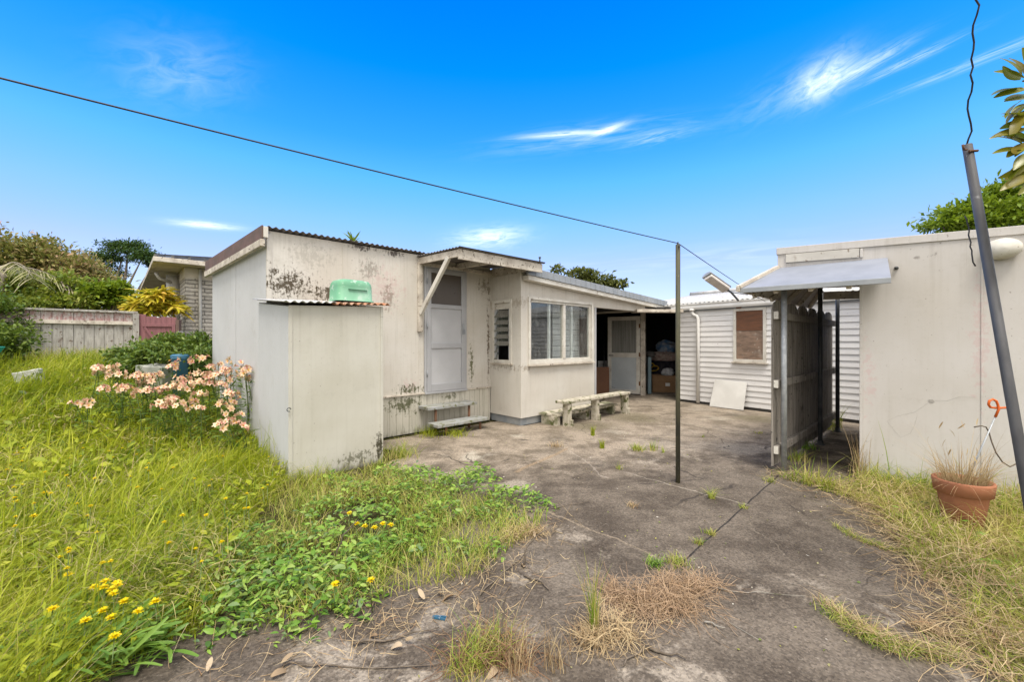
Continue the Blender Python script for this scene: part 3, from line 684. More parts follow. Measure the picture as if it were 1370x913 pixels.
# louvre window (on the return wall, facing along the shed)
LV = Fr(L.p(0, 0, 0)[:2], L.n, -L.e)
mb = MB(); frame(mb, LV, l0 - .05, l1 + .05, .002, .022, lz0 - .03, lz1 + .05, .055); mb.fb(LV, l0, l1, -.05, -.03, 1.96, lz1)
lw = mb.build('louvre_window', M['white_paint'], ax, .003, 'narrow louvre window with its bottom blades missing')
mb = MB(); mb.fb(LV, l0 - .07, l1 + .07, .003, .05, lz0 - .055, lz0 - .032); mb.build('sill', M['white_dirty'], lw, .004)
mb = MB(); mb.fb(LV, l0, l0 + .03, -.05, .012, lz0 + .03, 1.955); mb.fb(LV, l1 - .03, l1, -.05, .012, lz0 + .03, 1.955); mb.build('clip_rail', M['alu'], lw)
for k in range(7):
    z = 1.94 - k * .122
    mb = MB()
    if k < 5: mb.box(LV.p(l0 + .012, -.035, z), LV.e * (l1 - l0 - .024), LV.n * .06 + V(0, 0, -.125), LV.n * .005 + V(0, 0, .003))
    else: mb.box(LV.p(l0 + .012, -.035, z), LV.e * .07, LV.n * .06 + V(0, 0, -.125), LV.n * .005 + V(0, 0, .003))
    mb.build('blade', M['louvre'], lw)
# porch lining, jamb, white half glazed door and its post
mb = MB(); mb.fb(L, S1 + .004, S1 + .05, AN - .08, AN + .012, .0, 2.075); mb.build('jamb', M['alu'], ax, .003)
hinge = V(3.34, 10.89, 0); dend = V(2.60, 11.32, 0)
dd = (dend - hinge).normalized(); dn = V(dd.y, -dd.x, 0)
if dn.y > 0: dn = -dn
DF = Fr(hinge[:2], dd[:2], dn[:2]); DW = (dend - hinge).length
mb = MB(); frame(mb, DF, .0, DW, 0, .04, .03, 2.06, .10); mb.fb(DF, .1, DW - .1, 0, .04, .98, 1.10)
d2 = mb.build('door', M['white_paint'], ax, .004, 'open white door with glass upper half')
mb = MB(); mb.fb(DF, .1, DW - .1, .008, .028, .13, .98); mb.build('panel', wm('pale_blue_white_panel', (.50, .54, .56), (.44, .48, .50), 3, .6), d2)
mb = MB(); mb.fb(DF, .1, DW - .1, .012, .018, 1.10, 1.96); mb.build('pane', wm('curtained_pane', (.27, .27, .25), (.19, .19, .175), 3, .15, .02, stretch=(8, 8, .3), spec=.6), d2)
mb = MB(); mb.tube([DF.p(DW - .05, .04, 1.03), DF.p(DW - .05, .09, 1.03), DF.p(DW - .17, .09, 1.03)], .011, 8); mb.build('handle', M['dark_pipe'], d2)
for z in (.25, 1.0, 1.75):
    mb = MB(); mb.fb(DF, -.012, .03, .041, .05, z, z + .11); mb.build('hinge', M['rust_pipe'], d2)
mb = MB(); mb.fb(DF, -.13, -.014, -.06, .06, 0, 2.2); mb.build('door_post', M['white_dirty'], ax, .005)
mb = MB(); bb = 2.052; mb.box(V(2.72, 9.55, bb), V(1.05, .05, 0), V(.05, -.28, 0), V(0, 0, .065)); mb.build('porch_beam', M['white_dirty'], ax, .004)
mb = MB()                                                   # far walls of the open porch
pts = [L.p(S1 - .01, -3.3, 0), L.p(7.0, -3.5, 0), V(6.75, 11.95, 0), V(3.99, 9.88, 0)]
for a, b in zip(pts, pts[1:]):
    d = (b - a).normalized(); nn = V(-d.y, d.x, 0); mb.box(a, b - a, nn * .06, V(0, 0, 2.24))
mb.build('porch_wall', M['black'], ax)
mb = MB()
for k in range(6): mb.bar(V(2.45, 11.9, .25 + k * .11), V(3.25, 12.2, .25 + k * .11), .02, .1)
mb.build('porch_lining', M['board_white'], ax)
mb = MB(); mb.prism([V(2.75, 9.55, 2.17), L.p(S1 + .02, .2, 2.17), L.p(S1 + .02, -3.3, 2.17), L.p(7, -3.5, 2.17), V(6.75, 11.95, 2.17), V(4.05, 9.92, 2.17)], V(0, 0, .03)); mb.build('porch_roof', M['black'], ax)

# things on the porch
bk = thing('bucket', 'white plastic bucket standing by the open white door', 'bucket', G(823, 528))
c = G(823, 526); mb = MB(); mb.lathe([(.001, .01), (.125, .0), (.155, .28), (.165, .285), (.165, .31), (.15, .31), (.145, .27), (.12, .02), (.001, .02)], c, 28); mb.build('pail', M['white_clean'], bk)
mb = MB(); mb.tube([c + V(math.cos(t) * .168, -abs(math.sin(t)) * .17 - .0, .28 - math.sin(t) * .13) for t in np.linspace(0, math.pi, 14)], .004, 6); mb.build('handle', M['dark_pipe'], bk)
c = G(805, 529)
mb = MB(); mb.box(c + V(-.24, .1, 0), V(.46, .05, 0), V(.02, .03, 0), V(.02, .1, .72)); o = mb.build('hardboard_sheet', M['hardboard'], None, .003); tag(o, 'brown hardboard sheet leaning inside the porch behind the jamb', 'board')
for k, (dx, dz, lab) in enumerate(((0, 0, 'tallest thin dark rod leaning inside the porch'), (.12, -.1, 'shorter thin dark rod leaning beside the tallest one'))):
    mb = MB(); mb.tube([V(2.50 + dx, 11.45, .02), V(2.62 + dx, 11.85, 1.55 + dz)], .014, 8); o = mb.build('garden_rod', M['dark_pipe']); tag(o, lab, 'rod', 'rods leaning in the porch')
bx = thing('cardboard_box', 'open cardboard box with a white label inside the dark porch', 'box', V(4.25, 11.75, 0), R(-8))
def cbox(name, root, x0, x1, y0, y1, z1):
    mb = MB(); X = root.matrix_world
    W = wmat(root)
    P = lambda a, b, z: W @ V(a, b, z)
    th = .006
    for (a0, a1, b0, b1) in ((x0, x1, y0, y0 + th), (x0, x1, y1 - th, y1), (x0, x0 + th, y0 + th, y1 - th), (x1 - th, x1, y0 + th, y1 - th)):
        o_ = P(a0, b0, 0); mb.box(o_, P(a1, b0, 0) - o_, P(a0, b1, 0) - o_, V(0, 0, z1))
    o_ = P(x0, y0, 0.002); mb.box(o_, P(x1, y0, .002) - o_, P(x0, y1, .002) - o_, V(0, 0, .006))
    return mb.build(name, M['card'], root)
cbox('carton', bx, -.34, .34, -.25, .25, .46)
W_ = wmat(bx)
mb = MB(); mb.box(W_ @ V(-.35, -.275, .30), (W_ @ V(.35, -.275, .30)) - (W_ @ V(-.35, -.275, .30)), (W_ @ V(-.35, -.255, .46)) - (W_ @ V(-.35, -.275, .30)), V(0, 0, .0) + (W_ @ V(-.35, -.265, .30)) - (W_ @ V(-.35, -.275, .30))); mb.build('flap', M['card'], bx)
mb = MB(); o_ = W_ @ V(.0, -.254, .17); mb.box(o_, (W_ @ V(.12, -.254, .17)) - o_, (W_ @ V(0, -.251, .17)) - o_, V(0, 0, .09)); mb.build('sticker', M['white_clean'], bx)
def lump(name, label, cat, c, rx, ry, rz, mat, seed, group=None):
    bm = bmesh.new(); bmesh.ops.create_icosphere(bm, subdivisions=4, radius=1)
    for v in bm.verts:
        p = v.co.copy(); k = 1 + .22 * float(vnoise(p.x * 2 + seed, p.y * 2 + p.z * 3, 1.6, seed)) + .10 * float(vnoise(p.x * 5, p.z * 5 + p.y * 4, 1.9, seed + 1))
        v.co = Vector((p.x * rx * k, p.y * ry * k, max(-.55, p.z * k) * rz))
    me = bpy.data.meshes.new(name); bm.to_mesh(me); bm.free()
    for p in me.polygons: p.use_smooth = True
    o = link(name, me, M[mat]); o.location = c; tag(o, label, cat, group); return o
lump('plastic_bag', 'crumpled white plastic bag on top of the open cardboard box', 'bag', V(4.38, 11.75, .52), .17, .15, .14, 'cloth_white', 3)
lump('plastic_bag', 'blue and white bag on the pile above the cardboard box', 'bag', V(4.55, 12.3, 1.22), .30, .25, .22, 'cloth_blue', 5)
lump('cushion', 'patterned pink cushion lying under the blue and white bag', 'cushion', V(4.50, 12.3, .95), .42, .3, .20, 'cloth_pink', 8)
lump('clothes_pile', 'dark heap of clothes behind the cardboard box', 'clothes', V(4.5, 12.35, .40), .55, .33, .5, 'cloth_dark', 9)
lump('clothes_pile', 'low dark heap left of the cardboard box under the yellow hose', 'clothes', V(3.98, 12.3, .25), .25, .25, .42, 'cloth_dark', 12)
mb = MB(); mb.tube([V(3.95 + .14 * math.cos(t) + .02 * t, 12.05, .70 + .09 * math.sin(t) - .012 * t) for t in np.linspace(0, 9, 50)], .02, 8); o = mb.build('hose', M['yellow']); tag(o, 'coiled yellow hose on a dark heap inside the porch', 'hose')
cb = V(3.62, 11.15, 0)
mb = MB(); mb.box(cb, V(.10, .02, 0), V(.12, .5, 0), V(0, 0, .98)); o = mb.build('cabinet', M['blueplast'], None, .01); tag(o, 'pale blue narrow cabinet against the door post in the porch', 'cabinet')
lump('cloth_bundle', 'dark grey bundle lying on the pale blue cabinet', 'bundle', cb + V(.12, .2, 1.04), .13, .16, .10, 'int_dim', 14)

# ------------------------------------------------------------------ BENCH and low platform
bn = thing('garden_bench', 'weathered timber bench with three post legs in front of the annex', 'bench', G(795, 562), L.rot())
p0 = V(.90, 6.86, 0); p1 = V(2.26, 8.14, 0); bd = (p1 - p0).normalized(); bs = V(bd.y, -bd.x, 0)
BF = Fr(p0[:2], bd[:2], bs[:2]); BL = (p1 - p0).length
mb = MB(); mb.fb(BF, -.06, BL + .03, -.20, .035, .375, .42); mb.build('seat', M['bench_wood'], bn, .008)
for s_ in (.02, .80, BL - .10):
    mb = MB(); mb.fb(BF, s_, s_ + .085, -.11, .02, -.02, .373); mb.build('leg', M['bench_wood'], bn, .006)
    mb = MB(); mb.fb(BF, s_ + .025, s_ + .085, .022, .055, -.01, .11); mb.build('foot_block', M['bench_wood'], bn, .006)
pl = thing('low_plank_step', 'low mossy plank platform lying between the bench and the annex', 'platform', BF.p(.9, -.3, 0), L.rot())
for k, (n0, n1) in enumerate(((-.52, -.40), (-.385, -.27), (-.255, -.14))):
    mb = MB(); mb.fb(BF, -.12 + .03 * k, BL - .05 - .05 * k, n0, n1, .15, .19); mb.build('plank', M['bench_wood'], pl, .006)
for s_ in (-.08, .75, BL - .3):
    mb = MB(); mb.fb(BF, s_, s_ + .1, -.5, -.16, -.01, .148); mb.build('bearer', M['bench_wood'], pl, .006)
mb = MB(); mb.bar(BF.p(.5, -.06, .2), BF.p(1.35, -.15, .33), .03, .02); o = mb.build('timber_batten', M['grey_wood2']); tag(o, 'thin timber batten propped between the bench and the plank platform', 'batten')

# ------------------------------------------------------------------ WEATHERBOARD HOUSE
ho = thing('weatherboard_house', 'white weatherboard house with pale corrugated roof and boarded window', 'house', HS.p(0, 0, 0), HS.rot())
hw0, hw1, hz0, hz1 = 1.30, 1.735, 1.06, 1.90                 # boarded opening
def ht(u):                                                   # along-wall position from a sight line
    r = (u - CX) / F; return (r * HS.o.y - HS.o.x) / (HS.e.x - r * HS.e.y)
hw0, hw1 = ht(986), ht(1021.5)
yw = HS.p((hw0 + hw1) / 2, 0, 0).y
hz1 = 1.4 + 41 / F * yw; hz0 = 1.4 - 24.5 / F * yw
mb = MB(); pitch = .112; z = .06; HL = 4.6
while z < 2.10:
    zt = z + pitch + .012
    def brd(a0, a1):
        o_ = HS.p(a0, .0, z); mb.add([HS.p(a0, .022, z), HS.p(a1, .022, z), HS.p(a1, .004, zt), HS.p(a0, .004, zt), HS.p(a0, .0, z), HS.p(a1, .0, z), HS.p(a1, -.005, zt), HS.p(a0, -.005, zt)],
            [(0, 1, 2, 3), (7, 6, 5, 4), (0, 4, 5, 1), (3, 2, 6, 7), (0, 3, 7, 4), (1, 5, 6, 2)])
    if z + pitch > hz0 - .06 and z < hz1 + .06: brd(.0, hw0 - .06); brd(hw1 + .06, HL)
    else: brd(0, HL)
    z += pitch
mb.build('wall', M['board_white'], ho)
mb = MB(); mb.prism([HS.p(0, -.012, 0), HS.p(HL, -.012, 0), HS.p(HL, -3.4, 0), HS.p(0, -3.4, 0)], V(0, 0, 2.11)); mb.build('inner_shell', M['int_dim'], ho)
mb = MB(); mb.fb(HS, -.03, .03, -.03, .034, .03, 2.11); mb.build('corner_board', M['white_paint'], ho, .004)
mb = MB(); frame(mb, HS, hw0 - .06, hw1 + .06, .0, .045, hz0 - .05, hz1 + .06, .056); hwin = mb.build('window', M['white_paint'], ho, .004)
mb = MB(); mb.fb(HS, hw0 - .09, hw1 + .09, .024, .075, hz0 - .078, hz0 - .052); mb.build('sill', M['white_dirty'], hwin, .004)
mb = MB(); mb.fb(HS, hw0, hw1, .006, .02, hz0 + .005, hz0 + .60); mb.build('plywood_sheet', M['ply'], hwin)
mb = MB(); mb.fb(HS, hw0, hw1, .012, .028, hz0 + .602, hz1 + .001); mb.build('plywood_sheet', wm('dark_stained_ply', (.17, .075, .04), (.12, .06, .035), 4, .8, .2, stretch=(1, 1, 8)), hwin)
# eaves: gutter, flashing, downpipe, roof
mb = MB(); g0, g1 = -.55, 4.6
prof = [(.03, 2.12), (.115, 2.115), (.135, 2.16), (.125, 2.21), (.15, 2.235), (.15, 2.25), (.135, 2.25), (.115, 2.22), (.03, 2.22)]
mb.prism([HS.p(g0, b, z) for b, z in prof], HS.e * (g1 - g0)); mb.build('gutter', M['white_clean'], ho)
mb = MB(); mb.fb(HS, .0, g1, .025, .05, 2.085, 2.112); mb.build('eaves_flashing', M['zinc'], ho)
dt = ht(933)
pp = [HS.p(dt - .07, .09, 2.12), HS.p(dt - .07, .09, 2.06), HS.p(dt - .05, .085, 2.01), HS.p(dt + .03, .07, 1.97), HS.p(dt + .055, .07, 1.92), HS.p(dt + .055, .07, .03)]
mb = MB(); mb.tube(pp, .038, 14); mb.build('downpipe', M['white_clean'], ho)
mb = MB(); mb.lathe([(.045, 0), (.06, .0), (.06, .05), (.045, .05)], HS.p(dt - .07, .09, 2.085), 14); mb.build('pipe_collar', M['white_clean'], ho)
RP = (HS.e * .0 - HS.n) * 3.3 + V(0, 0, .56)
mb = MB(); mb.corr(HS.p(-1.55, .13, 2.262), HS.e * 6.2, RP, .10, .012, .004, nl=3); mb.build('roof', M['corr_light'], ho)
mb = MB()
rc = HS.p(-1.55, .13, 2.29) + RP
mb.tube([rc + HS.e * k for k in np.linspace(0, 6.2, 12)], .07, 10); mb.build('ridge_cap', M['corr_light'], ho)
mb = MB(); mb.corr(rc - V(0, 0, .035), HS.e * 6.2, V(-HS.n.x * 3.3, -HS.n.y * 3.3, -.56), .10, .012, .004); mb.build('far_roof', M['corr_light'], ho)

# loose white panel leaning on the wall
a = G(957, 546); b = G(1001, 552.5)
ta = ht(956); tb = ht(1001)
q = [HS.p(ta, .20, .01), HS.p(tb, .20, .01), HS.p(tb + .0, .035, .56), HS.p(ta + .03, .035, .575)]
mb = MB(); mb.prism(q, HS.n * .018); o = mb.build('panel_board', M['panelwhite'], None, .003); tag(o, 'square white panel leaning against the weatherboards below the boarded window', 'board')

# floodlight
wt = ht(990); wp = HS.p(wt, .05, 2.14)
fl = thing('floodlight', 'grey floodlight on a bent arm above the house gutter', 'lamp', wp, 0)
e0 = V((972 - CX) / F * 8.05, 8.05, 1.4 + 70 / F * 8.05); e1 = V((946 - CX) / F * 7.85, 7.85, 1.4 + 88 / F * 7.85)
kn = V((978 - CX) / F * 8.2, 8.2, 1.4 + 66 / F * 8.2)
mb = MB(); mb.tube([wp, wp + V(-.03, -.05, .1), kn, e0], .02, 10); mb.build('arm', M['dark_pipe'], fl)
mb = MB(); mb.tube([kn, HS.p(wt + .15, .0, 2.36)], .009, 8); mb.build('stay', M['dark_pipe'], fl)
hd = (e1 - e0).normalized(); sdv = hd.cross(V(0, 0, 1)).normalized(); upv = sdv.cross(hd).normalized()
tgt = V(.30, .55, .60); upv = (tgt - hd * tgt.dot(hd)).normalized(); sdv2 = hd.cross(upv).normalized()
if upv.z < 0: upv = -upv
mb = MB(); ln = (e1 - e0).length
mb.add([e0 + hd * (x * ln) + sdv2 * y + upv * z for x in (-.02, 1.03) for (y, z) in ((-.10, .0), (.10, .0), (.09, .04), (.03, .065), (-.03, .065), (-.09, .04))],
       [(5, 4, 3, 2, 1, 0), (6, 7, 8, 9, 10, 11)] + [(i, (i + 1) % 6, (i + 1) % 6 + 6, i + 6) for i in range(6)])
mb.build('housing', M['galv'], fl, .006)
mb = MB(); mb.add([e0 + hd * (x * ln) + sdv2 * y + upv * z for x in (.03, .98) for (y, z) in ((-.088, -.002), (.088, -.002), (.075, -.06), (-.075, -.06))],
       [(0, 1, 2, 3), (7, 6, 5, 4), (0, 4, 5, 1), (1, 5, 6, 2), (2, 6, 7, 3), (3, 7, 4, 0)]); mb.build('diffuser', M['lampglass'], fl, .012)
mb = MB(); mb.fb(HS, wt - .05, wt + .05, .026, .06, 2.085, 2.15); mb.build('bracket', M['rust_pipe'], fl)

# ------------------------------------------------------------------ PLASTERED BUILDING
rb = thing('plastered_building', 'pale plastered building with parapet beside the picket screen', 'building', RB.p(0, 0, 0), RB.rot())
def rtop(t_): return 2.435 - .034 * t_
mb = MB()
def rwall(t0, t1, b0, b1, z0, up=0):
    vs = [RB.p(t, b, z) for (t, b, z) in ((t0, b0, z0), (t1, b0, z0), (t1, b1, z0), (t0, b1, z0), (t0, b0, rtop(t0) + up), (t1, b0, rtop(t1) + up), (t1, b1, rtop(t1) + up), (t0, b1, rtop(t0) + up))]
    mb.add(vs, [(0, 1, 2, 3), (7, 6, 5, 4), (0, 4, 5, 1), (1, 5, 6, 2), (2, 6, 7, 3), (3, 7, 4, 0)])
rwall(0, 4.0, -2.6, 0, -.02); rwall(-.735, -.001, -.12, -.001, 2.13)
mb.build('wall', M['wall_right'], rb, .004)
mb = MB()
for t0, t1 in ((-.745, 4.0),):
    vs = [RB.p(t, b, rtop(t) + z) for z in (-.065, .012) for (t, b) in ((t0, -.14), (t1, -.14), (t1, .014), (t0, .014))]
    mb.add(vs, [(0, 1, 2, 3), (7, 6, 5, 4), (0, 4, 5, 1), (1, 5, 6, 2), (2, 6, 7, 3), (3, 7, 4, 0)])
mb.build('coping', M['wall_right'], rb, .004)
mb = MB()
vs = [RB.p(t, b, z + rtop(t)) for z in (-.165, -.072) for (t, b) in ((-.655, .002), (-.015, .002), (-.015, .02), (-.655, .02))]
mb.add(vs, [(0, 1, 2, 3), (7, 6, 5, 4), (0, 4, 5, 1), (1, 5, 6, 2), (2, 6, 7, 3), (3, 7, 4, 0)]); mb.build('parapet_board', wm('flaking_cream_board', (.52, .50, .46), (.46, .44, .40), 5, .6, .2, speck=(.2, .15, .11), speck_t=.62, speck_s=22), rb, .003)
mb = MB(); mb.fb(RB, -.012, .012, .002, .016, .02, 2.10); mb.fb(RB, -.008, .016, .002, .014, 2.27, 2.36); mb.fb(RB, .835, .85, .001, .006, .0, 2.33); mb.build('corner_trim', M['wall_right'], rb, .003)
mb = MB(); mb.lathe([(.001, .03), (.012, .03), (.018, .0)], RB.p(.27, .002, 2.13), 10, RB.n); mb.build('wall_plug', M['dark_pipe'], rb)
mb = MB()                                                   # hole and hairline cracks in the plaster
mb.prism([RB.p(.515 + a, .0015, .83 + b) for a, b in ((-.018, .012), (.01, .016), (.024, -.004), (.004, -.018), (-.014, -.008))], RB.n * .002)
def crack(pts):
    for (a, b), (c_, d) in zip(pts, pts[1:]): mb.bar(RB.p(a, .0006, b), RB.p(c_, .0006, d), .0006, .0013)
crack([(.20, .60), (.28, .66), (.40, .71), (.46, .77), (.50, .82)]); crack([(.53, .835), (.62, .84), (.70, .885), (.80, .89)]); crack([(.20, .60), (.25, .52), (.30, .45)]); crack([(.30, .45), (.37, .5), (.40, .58), (.42, .68)])
mb.build('plaster_crack', wm('crack_grey', (.30, .28, .26), (.40, .38, .36), 9), rb)
# bulkhead lamp
lc = RB.p(.955, .05, 2.215)
mb = MB(); mb.lathe([(.11, -.055), (.135, -.05), (.15, -.01), (.145, .035), (.11, .075), (.06, .095), (.001, .10)], V(0, 0, 0), 28, (0, 0, 1))
mw = Matrix.Translation(lc) @ Matrix((( RB.e.x, 0, RB.n.x, 0), (RB.e.y, 0, RB.n.y, 0), (0, 1, 0, 0), (0, 0, 0, 1))) @ Matrix.Diagonal((.80, .62, .85, 1))
mb.v = [tuple(mw @ Vector(p)) for p in mb.v]; mb.build('wall_lamp', M['whiteshell'], rb)
# hipped awning over the passage
zA, zE, B_ = 2.225, 1.955, .60
a_l, a_r = -.735, .205
T0 = RB.p(a_l, .003, zA); T1 = RB.p(a_r, .003, zA); E1 = RB.p(a_r, B_, zE); E0 = RB.p(-1.0, B_, zE)
E0b = E0 + L.e * 3.15; T0b = T0 + L.e * 2.4 - V(0, 0, .0)
mb = MB(); mb.prism([T0, T1, E1, E0], V(0, 0, .018)); awr = mb.build('awning', M['awn_grey'], rb, .003, 'lilac grey sloping awning over the passage')
mb = MB(); mb.bar(E0 + V(0, 0, -.008), E1 + V(0, 0, -.008), .02, .05); mb.build('front_flashing', M['zinc'], awr, .003)
mb = MB(); mb.prism([T0 + V(0, 0, -.004), E0 + V(0, 0, -.004), E0b, T0b], V(0, 0, .016)); mb.build('side_sheet', M['soffit'], awr)
mb = MB(); mb.bar(T0 + V(0, 0, .03), E0 + V(-.02, 0, .03), .05, .035); mb.bar(E0 - L.e * .03 + V(-.02, 0, .01), E0b, .03, .06); mb.build('hip_board', M['white_dirty'], awr, .003)
mb = MB()
def one_bar(p_, q_, w_, h_):
    m_ = MB(); m_.bar(p_, q_, w_, h_); m_.build('rafter', M['white_dirty'], awr, .003)
for k in np.linspace(.12, .95, 5): one_bar(T0.lerp(T0b, k) + V(0, 0, -.045), E0.lerp(E0b, k) * .95 + T0.lerp(T0b, k) * .05 + V(0, 0, -.05), .04, .06)
for k in (.25, .5, .75): one_bar(T0.lerp(T1, k) + V(0, 0, -.05), E0.lerp(E1, k) * .93 + T0.lerp(T1, k) * .07 + V(0, 0, -.055), .04, .05)
one_bar(T0b + V(0, 0, -.12), RB.p(0, -2.5, 2.1), .05, .12); one_bar(RB.p(-.7, -.2, 2.10), RB.p(.0, -.2, 2.1), .05, .1)
mb = MB(); mb.prism([T0 + V(0, 0, -.0), T0b, RB.p(.0, -2.6, zA), RB.p(0.0, -.1, zA)], V(0, 0, .02)); mb.build('passage_roof', M['soffit'], awr)

# picket screen in the passage
ps = thing('picket_screen', 'dark weathered picket screen with round tops on three pipe posts', 'fence', G(1049, 632), L.rot())
po = V(2.912, 4.48, 0); PF = Fr(po[:2], L.e[:2], L.n[:2])
posts = [(0.0, 'galv', 1.97), (1.73, 'dark_pipe', 2.12), (2.93, 'dark_pipe', 2.18)]
for s_, mt, zt in posts:
    mb = MB(); mb.tube([PF.p(s_, 0, 0), PF.p(s_, 0, zt)], .027, 14)
    if s_ > .5: mb.lathe([(.028, 0), (.055, 0), (.055, .012), (.034, .02), (.034, .06), (.028, .06)], PF.p(s_, 0, 0), 14)
    mb.build("post", M[mt], ps)
for z in (1.64, .90, .19):
    mb = MB(); mb.fb(PF, -.05, 3.16, -.085, -.04, z, z + .085); mb.build('rail', M['grey_wood'], ps, .005)
    mb = MB(); mb.fb(PF, -.054, -.051, -.084, -.041, z + .002, z + .083); mb.build('rail_end', M['white_paint'], ps)
AWD = .525
for k in range(18):
    w = AWD / 3; s_ = -.06 + k * w
    xc = -.06 + AWD * (k // 3) + AWD / 2; z0 = .06 + random.uniform(-.02, .02); mb = MB()
    arch = lambda a: 1.71 + .145 * math.sqrt(max(0, 1 - abs((a - xc) / (AWD / 2 - .004)) ** 2.8))
    xs_ = np.linspace(s_ + w - .006, s_ + .006, 9)
    pts = [PF.p(s_ + .006, -.088, z0), PF.p(s_ + w - .006, -.088, z0)] + [PF.p(a, -.088, arch(a)) for a in xs_]
    mb.prism(pts, -L.n * .02); mb.build('picket', M['grey_wood'], ps, .002)

# ------------------------------------------------------------------ CUPBOARD SHED with tub
cs = thing('meter_cupboard', 'small speckled fibro cupboard shed with rusty corrugated lid on the lawn edge', 'cupboard', KS.p(0, 0, 0), KS.rot())
KW, KD = 1.011, 1.10
def ktop(a, b): return 1.775 + .045 * a / KW + .10 * (-b) / KD
vs = [KS.p(a, b, -.06) for a, b in ((0, 0), (KW, 0), (KW, -KD), (0, -KD))] + [KS.p(a, b, ktop(a, b) - .012) for a, b in ((0, 0), (KW, 0), (KW, -KD), (0, -KD))]
mb = MB(); mb.add(vs, [(3, 2, 1, 0), (4, 5, 6, 7), (0, 1, 5, 4), (1, 2, 6, 5), (2, 3, 7, 6)]); mb.build('wall', M['wall_cup'], cs)
mb = MB(); mb.add([KS.p(.0, .0, -.06), KS.p(.0, -KD, -.06), KS.p(.02, -KD, -.06), KS.p(.02, .0, -.06), KS.p(0, 0, ktop(0, 0) - .02), KS.p(0, -KD, ktop(0, -KD) - .02), KS.p(.02, -KD, ktop(0, -KD) - .02), KS.p(.02, 0, ktop(0, 0) - .02)],
    [(0, 1, 2, 3)[::-1], (4, 5, 6, 7)[::-1], (0, 4, 5, 1), (1, 5, 6, 2), (2, 6, 7, 3)])
mb.v = [tuple(Vector(p) - KS.e * .004) for p in mb.v]
mb.build('side_wall', M['wall_end'], cs)
mb = MB(); mb.fb(KS, -.008, .03, .001, .008, -.04, 1.76); mb.build('corner_batten', M['wall_cup'], cs, .002); mb = MB(); mb.fb(KS, KW - .03, KW + .004, .001, .008, -.04, 1.80); mb.build('corner_batten', M['wall_cup'], cs, .002)
mb = MB(); mb.tube([KS.p(-.012 + .018 * math.cos(t), .03, .72 + .018 * math.sin(t)) for t in np.linspace(0, 5.2, 14)], .004, 6); mb.build('hook', M['dark_pipe'], cs)
def kroof(a0, a1, b0, b1, up, mt, amp=.011):
    mb = MB(); o_ = KS.p(a0, b0, ktop(a0, b0) + up); x_ = KS.p(a1, b0, ktop(a1, b0) + up) - o_; y_ = KS.p(a0, b1, ktop(a0, b1) + up) - o_
    mb.corr(o_, x_, y_, .078, amp, .004); mb.build('roof_sheet', M[mt], cs)
kroof(.40, KW + .07, .055, -KD, .018, 'rust', .013); kroof(-.07, .46, .07, -KD, .030, 'corr_light', .010)

tb_c = KS.p(.72, -.20, 0); tz = ktop(.72, -.20) + .03
tub = thing('plastic_tub', 'upturned green plastic tub on the rusty cupboard roof', 'tub', V(tb_c.x, tb_c.y, tz), KS.rot())
def rrect(hx, hy, r, z, n=6):
    out = []
    for cx_, cy_, a in ((hx - r, hy - r, 0), (-hx + r, hy - r, 90), (-hx + r, -hy + r, 180), (hx - r, -hy + r, 270)):
        for k in range(n + 1):
            t = R(a + 90 * k / n); out.append(V(cx_ + r * math.cos(t), cy_ + r * math.sin(t), z))
    return out
rings = [rrect(.222, .172, .07, .0), rrect(.220, .170, .07, .012), rrect(.208, .158, .07, .016), rrect(.203, .154, .07, .17), rrect(.196, .147, .07, .21), rrect(.176, .127, .065, .238), rrect(.13, .085, .05, .25)]
Wt = wmat(tub); mb = MB(); vs = []; fs = []
for r_ in rings: vs += [Wt @ p for p in r_]
n_ = len(rings[0])
for i in range(len(rings) - 1): fs += [(i * n_ + k, i * n_ + (k + 1) % n_, (i + 1) * n_ + (k + 1) % n_, (i + 1) * n_ + k) for k in range(n_)]
fs.append(tuple((len(rings) - 1) * n_ + k for k in range(n_)))
mb.add(vs, fs, True); mb.build('shell', M['green_tub'], tub)
mb = MB(); o_ = Wt @ V(-.10, -.1665, .125); mb.box(o_, (Wt @ V(.12, -.1665, .125)) - o_, (Wt @ V(-.1, -.159, .125)) - o_, V(0, 0, .008)); mb.build('moulded_slot', wm('dark_green_slot', (.02, .10, .05), (.03, .12, .06), 4), tub)

# ------------------------------------------------------------------ clothesline poles and wires
c = G(907, 646)
pole = thing('clothesline_pole', 'thin mossy dark steel pole standing upright in the yard', 'pole', c)
mb = MB(); mb.tube([c + V(0, 0, -.02), c + V(0, 0, 1.2), c + V(0, 0, 2.36)], .0225, 14); mb.build('pipe', M['mossy_pole'], pole)
mb = MB(); mb.tube([c + V(.0, -.03, 2.33), c + V(0, .0, 2.385), c + V(0, .03, 2.33)], .006, 8); mb.lathe([(.001, 0), (.012, .004), (.001, .02)], c + V(0, 0, 2.36), 8); mb.build('wire_hook', M['dark_pipe'], pole)
pt = c + V(0, 0, 2.375)
def sag(a, b, s, n=24): return [a.lerp(b, t) - V(0, 0, s * 4 * t * (1 - t)) for t in np.linspace(0, 1, n)]
mb = MB(); mb.tube(sag(V(-3.35, .88, 2.53), pt, .02), .0042, 6); o = mb.build('clothesline_wire', M['wire']); tag(o, 'long dark wire running from the pole out over the lawn', 'wire')
hp = V((1024 - CX) / F * 7.95, 7.95, 2.16)
mb = MB(); mb.tube(sag(pt, hp, .01), .0042, 6); o = mb.build('clothesline_wire', M['wire']); tag(o, 'short dark wire from the pole down to the house gutter', 'wire')
lb, lt = V(2.18, 1.65, -.05), V(2.284, 2.10, 2.385)
lp = thing('leaning_pole', 'thick grey steel pole leaning past the terracotta pot', 'pole', lb)
